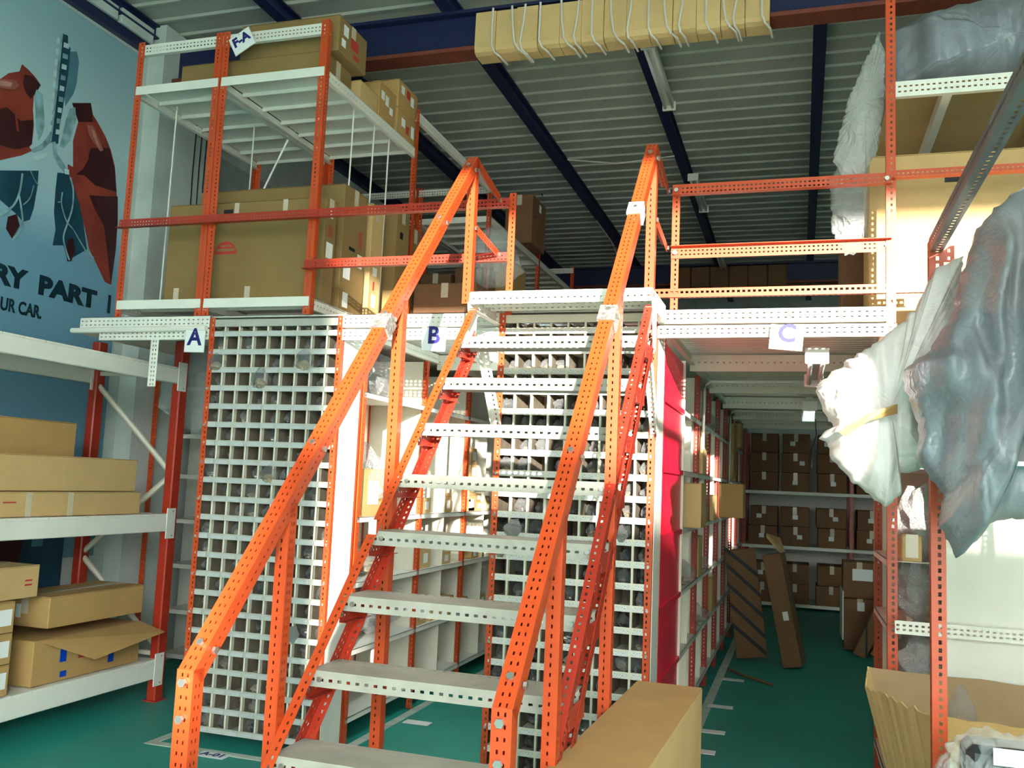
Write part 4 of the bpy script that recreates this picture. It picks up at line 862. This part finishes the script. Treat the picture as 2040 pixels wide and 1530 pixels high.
# ------------------------------------------------------------ right-hand racks
rr = thing('right_rack', 'orange posted rack rising through the deck at the right', 'rack', (.9, 4.8, 0))
ang('post', rr, (.40, 4.735, 0), (.40, 4.735, 2.45), (1, 0, 0), (0, 1, 0), ORANGE, .045, .04, 1, 1, .03, (.016, .012))
ang('post', rr, (.395, 4.72, 2.45), (.395, 4.72, 5.0), (1, 0, 0), (0, 1, 0), ORANGE, .045, .04, 1, 1, .03, (.014, .01))
ang('rail', rr, (.42, 4.73, 3.17), (1.9, 4.73, 3.17), (0, 0, 1), (0, -1, 0), ORANGE, .05, .05, 2, 1, .022, (.010, .008))
ang('shelf_beam', rr, (.42, 4.73, 3.60), (1.9, 4.73, 3.60), (0, 0, 1), (0, 1, 0), WHITEP, .08, .03, 2, 0, .026, (.013, .009))
ang('low_beam', rr, (.42, 4.60, .985), (1.9, 4.60, .985), (0, 0, 1), (0, 1, 0), WHITEP, .06, .03, 2, 0, .026, (.013, .009))
part('shelf_board', MB().box(.42, 1.9, 4.74, 6.2, 3.665, 3.68), CARD2, rr)
for x in (.66, 1.22): part('shelf_stiffener', MB().cbox(x, x + .045, 4.76, 6.2, 3.60, 3.664, .003), WHITEP, rr)
carton('huge sunlit carton standing on the deck behind the right post', .33, 1.75, 4.93, 5.35, 2.55, 3.37, CARD2, tape='x', holes=(('-y', .36, .66, .11, .035),), extra=[('mark_print', '-y', .5, .78, .03, .015, REDINK)])
carton('dim brown carton with a white tag behind the huge sunlit carton', .22, .42, 5.5, 6.0, 2.55, 3.2, CARD3, labels=(('-y', .05, .48, .08, .05, L_),))
bundle('plastic_wrapped_load', 'long bulky load under clear plastic on the top right shelf', 'load', [(.36, 3.70), (.35, 3.94), (.42, 4.12), (.62, 4.20), (.86, 4.25), (1.2, 4.29), (1.8, 4.28), (1.9, 3.9), (1.9, 3.69)], 5.2, .42, BUBBLE, center=(1.0, 3.9), seed=11, wave=2.2, fold=.34)
bundle('plastic_sheet', 'milky plastic sheet hanging off the end of the top right shelf', 'plastic', [(.38, 4.06), (.31, 3.90), (.24, 3.74), (.19, 3.55), (.155, 3.36), (.20, 3.28), (.30, 3.27), (.37, 3.38), (.40, 3.6), (.42, 3.9)], 4.95, .07, FILMW, seed=5)
bundle('plastic_sheet', 'greyer plastic tuft hanging lower beside the huge carton', 'plastic', [(.20, 3.44), (.14, 3.26), (.15, 3.0), (.22, 2.86), (.31, 2.90), (.37, 3.1), (.37, 3.4)], 5.0, .06, FILM, seed=6)
nr = thing('near_rack', 'near rack with one orange post in front of the torn carton', 'rack', (.9, 2.6, 0))
ang('post', nr, (.408, 3.27, 0), (.408, 3.27, 2.47), (1, 0, 0), (0, 1, 0), ORANGE, .045, .045, 1, 1, .025, (.014, .010))
ang('top_beam', nr, (.41, 3.29, 2.43), (.41, 1.2, 2.43), (0, 0, 1), (1, 0, 0), BEAMSHADE, .05, .04, 1, 1, .03, (.014, .010))
ang('post', nr, (.45, 3.30, 2.40), (.45, 3.30, 2.48), (1, 0, 0), (0, 1, 0), ORANGE, .04, .04, 1, 1, .025)
for x in (.76, 1.22): part('shelf_bearer', MB().cbox(x, x + .05, 1.2, 3.25, 1.66, 1.70, .003), WHITEP, nr)
part('shelf', MB().box(.50, 1.3, 2.72, 3.26, 1.70, 1.712).box(.74, 1.3, 1.2, 2.72, 1.70, 1.712), WHITEP, nr)
ang('post', nr, (1.32, 3.27, 0), (1.32, 3.27, 2.45), (-1, 0, 0), (0, 1, 0), ORANGE, .045, .045, 1, 1, .025)
solo('white_board', MB().cbox(.64, 1.9, 4.66, 4.68, .0, 2.0, .003), FOAMBOARD, 'large white board standing behind the near orange post', 'board')
bundle('bubble_wrapped_part', 'grey bubble wrapped part bulging over the near rack shelf', 'load', [(.95, 2.62), (.72, 2.56), (.58, 2.50), (.49, 2.40), (.455, 2.28), (.42, 2.14), (.36, 2.04), (.285, 1.975), (.30, 1.90), (.33, 1.82), (.325, 1.72), (.40, 1.61), (.385, 1.52), (.43, 1.435), (.47, 1.50), (.52, 1.55), (.62, 1.56), (.9, 1.56), (1.1, 1.6), (1.15, 2.2)], 2.9, .26, BUBBLE, center=(.62, 1.98), seed=2, wave=6, fold=.5)
bundle('foam_wrapped_bundle', 'sunlit white foam wrapped bundle jutting towards aisle C', 'load', [(.50, 2.40), (.42, 2.36), (.36, 2.22), (.27, 2.14), (.16, 2.06), (.07, 1.99), (.045, 1.95), (.075, 1.88), (.105, 1.83), (.06, 1.79), (.09, 1.77), (.10, 1.72), (.17, 1.645), (.27, 1.57), (.31, 1.61), (.31, 1.68), (.4, 1.7), (.5, 1.8)], 3.22, .14, SHEET, center=(.27, 1.88), seed=8, wave=7, fold=.35)
solo('cardboard_scrap', MB().poly([(.115, 3.03, 1.80), (.135, 3.03, 1.785), (.20, 3.01, 1.835), (.285, 3.02, 1.86), (.285, 3.02, 1.89), (.20, 3.01, 1.86)], [(0, 1, 2, 3, 4, 5), (5, 4, 3, 2, 1, 0)]), CARD, 'curved brown cardboard strip on the white foam wrapped bundle', 'cardboard')
carton('added unseen carton on the near rack that shades the bubble wrapped part', .86, 1.29, 1.25, 2.3, 1.713, 2.62, CARD)  # out of view, added to keep the sun off the bubble wrap
# torn open carton
tc = thing('torn_carton', 'large torn open carton behind the near orange post', 'box', (.95, 4.1, 0))
def torn_wall(p0, p1, h0, h1, M, rag, n=24, t=.006, name='wall_panel'):
    P = []; d = (V(p1) - V(p0)); nn = V((-d.y, d.x, 0)).normalized() * t
    for sgn in (0, 1):
        for k in range(n + 1):
            b = V(p0).lerp(V(p1), k / n) + nn * sgn; h = h0 + (h1 - h0) * k / n + rag * noise.noise(V((k * .9, p0[0] * 5, p0[1])))
            q_ = b.lerp(V((.95, 4.1, 0)), .30); P += [(q_.x, q_.y, .0), (b.x, b.y, h)]
    F = []
    m_ = 2 * (n + 1)
    for k in range(n):
        a = 2 * k; F += [(a, a + 2, a + 3, a + 1), (m_ + a, m_ + a + 1, m_ + a + 3, m_ + a + 2), (a + 1, a + 3, m_ + a + 3, m_ + a + 1)]
    part(name, MB().poly(P, F), M, tc)
torn_wall((.50, 3.75, 0), (1.55, 3.62, 0), .815, .80, CARD, .014)
torn_wall((.27, 4.25, 0), (.50, 3.75, 0), .80, .80, CARD2, .02)
torn_wall((.30, 4.55, 0), (.27, 4.25, 0), .83, .80, CARD2, .02)
torn_wall((1.55, 4.60, 0), (.30, 4.55, 0), .80, .83, CARDIN, .01)
torn_wall((1.55, 3.62, 0), (1.55, 4.60, 0), .8, .8, CARDIN, .01)
part('base_panel', MB().box(.50, 1.36, 3.78, 4.42, .003, .012), CARDIN, tc)
bag(.60, 3.98, .66, .08, 'clear plastic peeping over the rim of the torn carton', k=1, sq=(.8, .6, 1.3))
bundle('bubble_wrapped_part', 'dark part in bubble wrap with a red edged label in front of the torn carton', 'load', [(.36, .55), (.37, .82), (.41, .90), (.46, .945), (.51, .965), (.56, .95), (.66, .95), (.75, .87), (.78, .55)], 2.98, .12, FILM, seed=14, wave=8)
solo('dark_part', MB().cbox(.45, .72, 2.90, 3.04, .545, .925, .02), DARKPART, 'dark casting inside the bubble wrap before the torn carton', 'part')
solo('parts_label', MB().cbox(.505, .585, 2.836, 2.840, .895, .94, .001), PAPER, 'white label with red edges on the bubble wrapped dark part', 'label')
solo('crate_stand', MB().cbox(.38, .85, 2.75, 3.18, 0, .54, .01), CARD, 'carton carrying the bubble wrapped dark part at the lower right', 'box')
# ------------------------------------------------------------ foreground carton beside the stairs
fc = carton('long plain pale carton in the foreground at the foot of the stairs', -.685, -.41, 2.35, 4.02, .02, .775, CARD2, tape='y', flaps=False)
fc.rotation_euler = (0, 0, -.03)
part('darker_top', MB().box(-.1365, .1365, -.83, .83, .75, .7535), CARD, fc, True)  # sheet over the whole top, darker than the sides
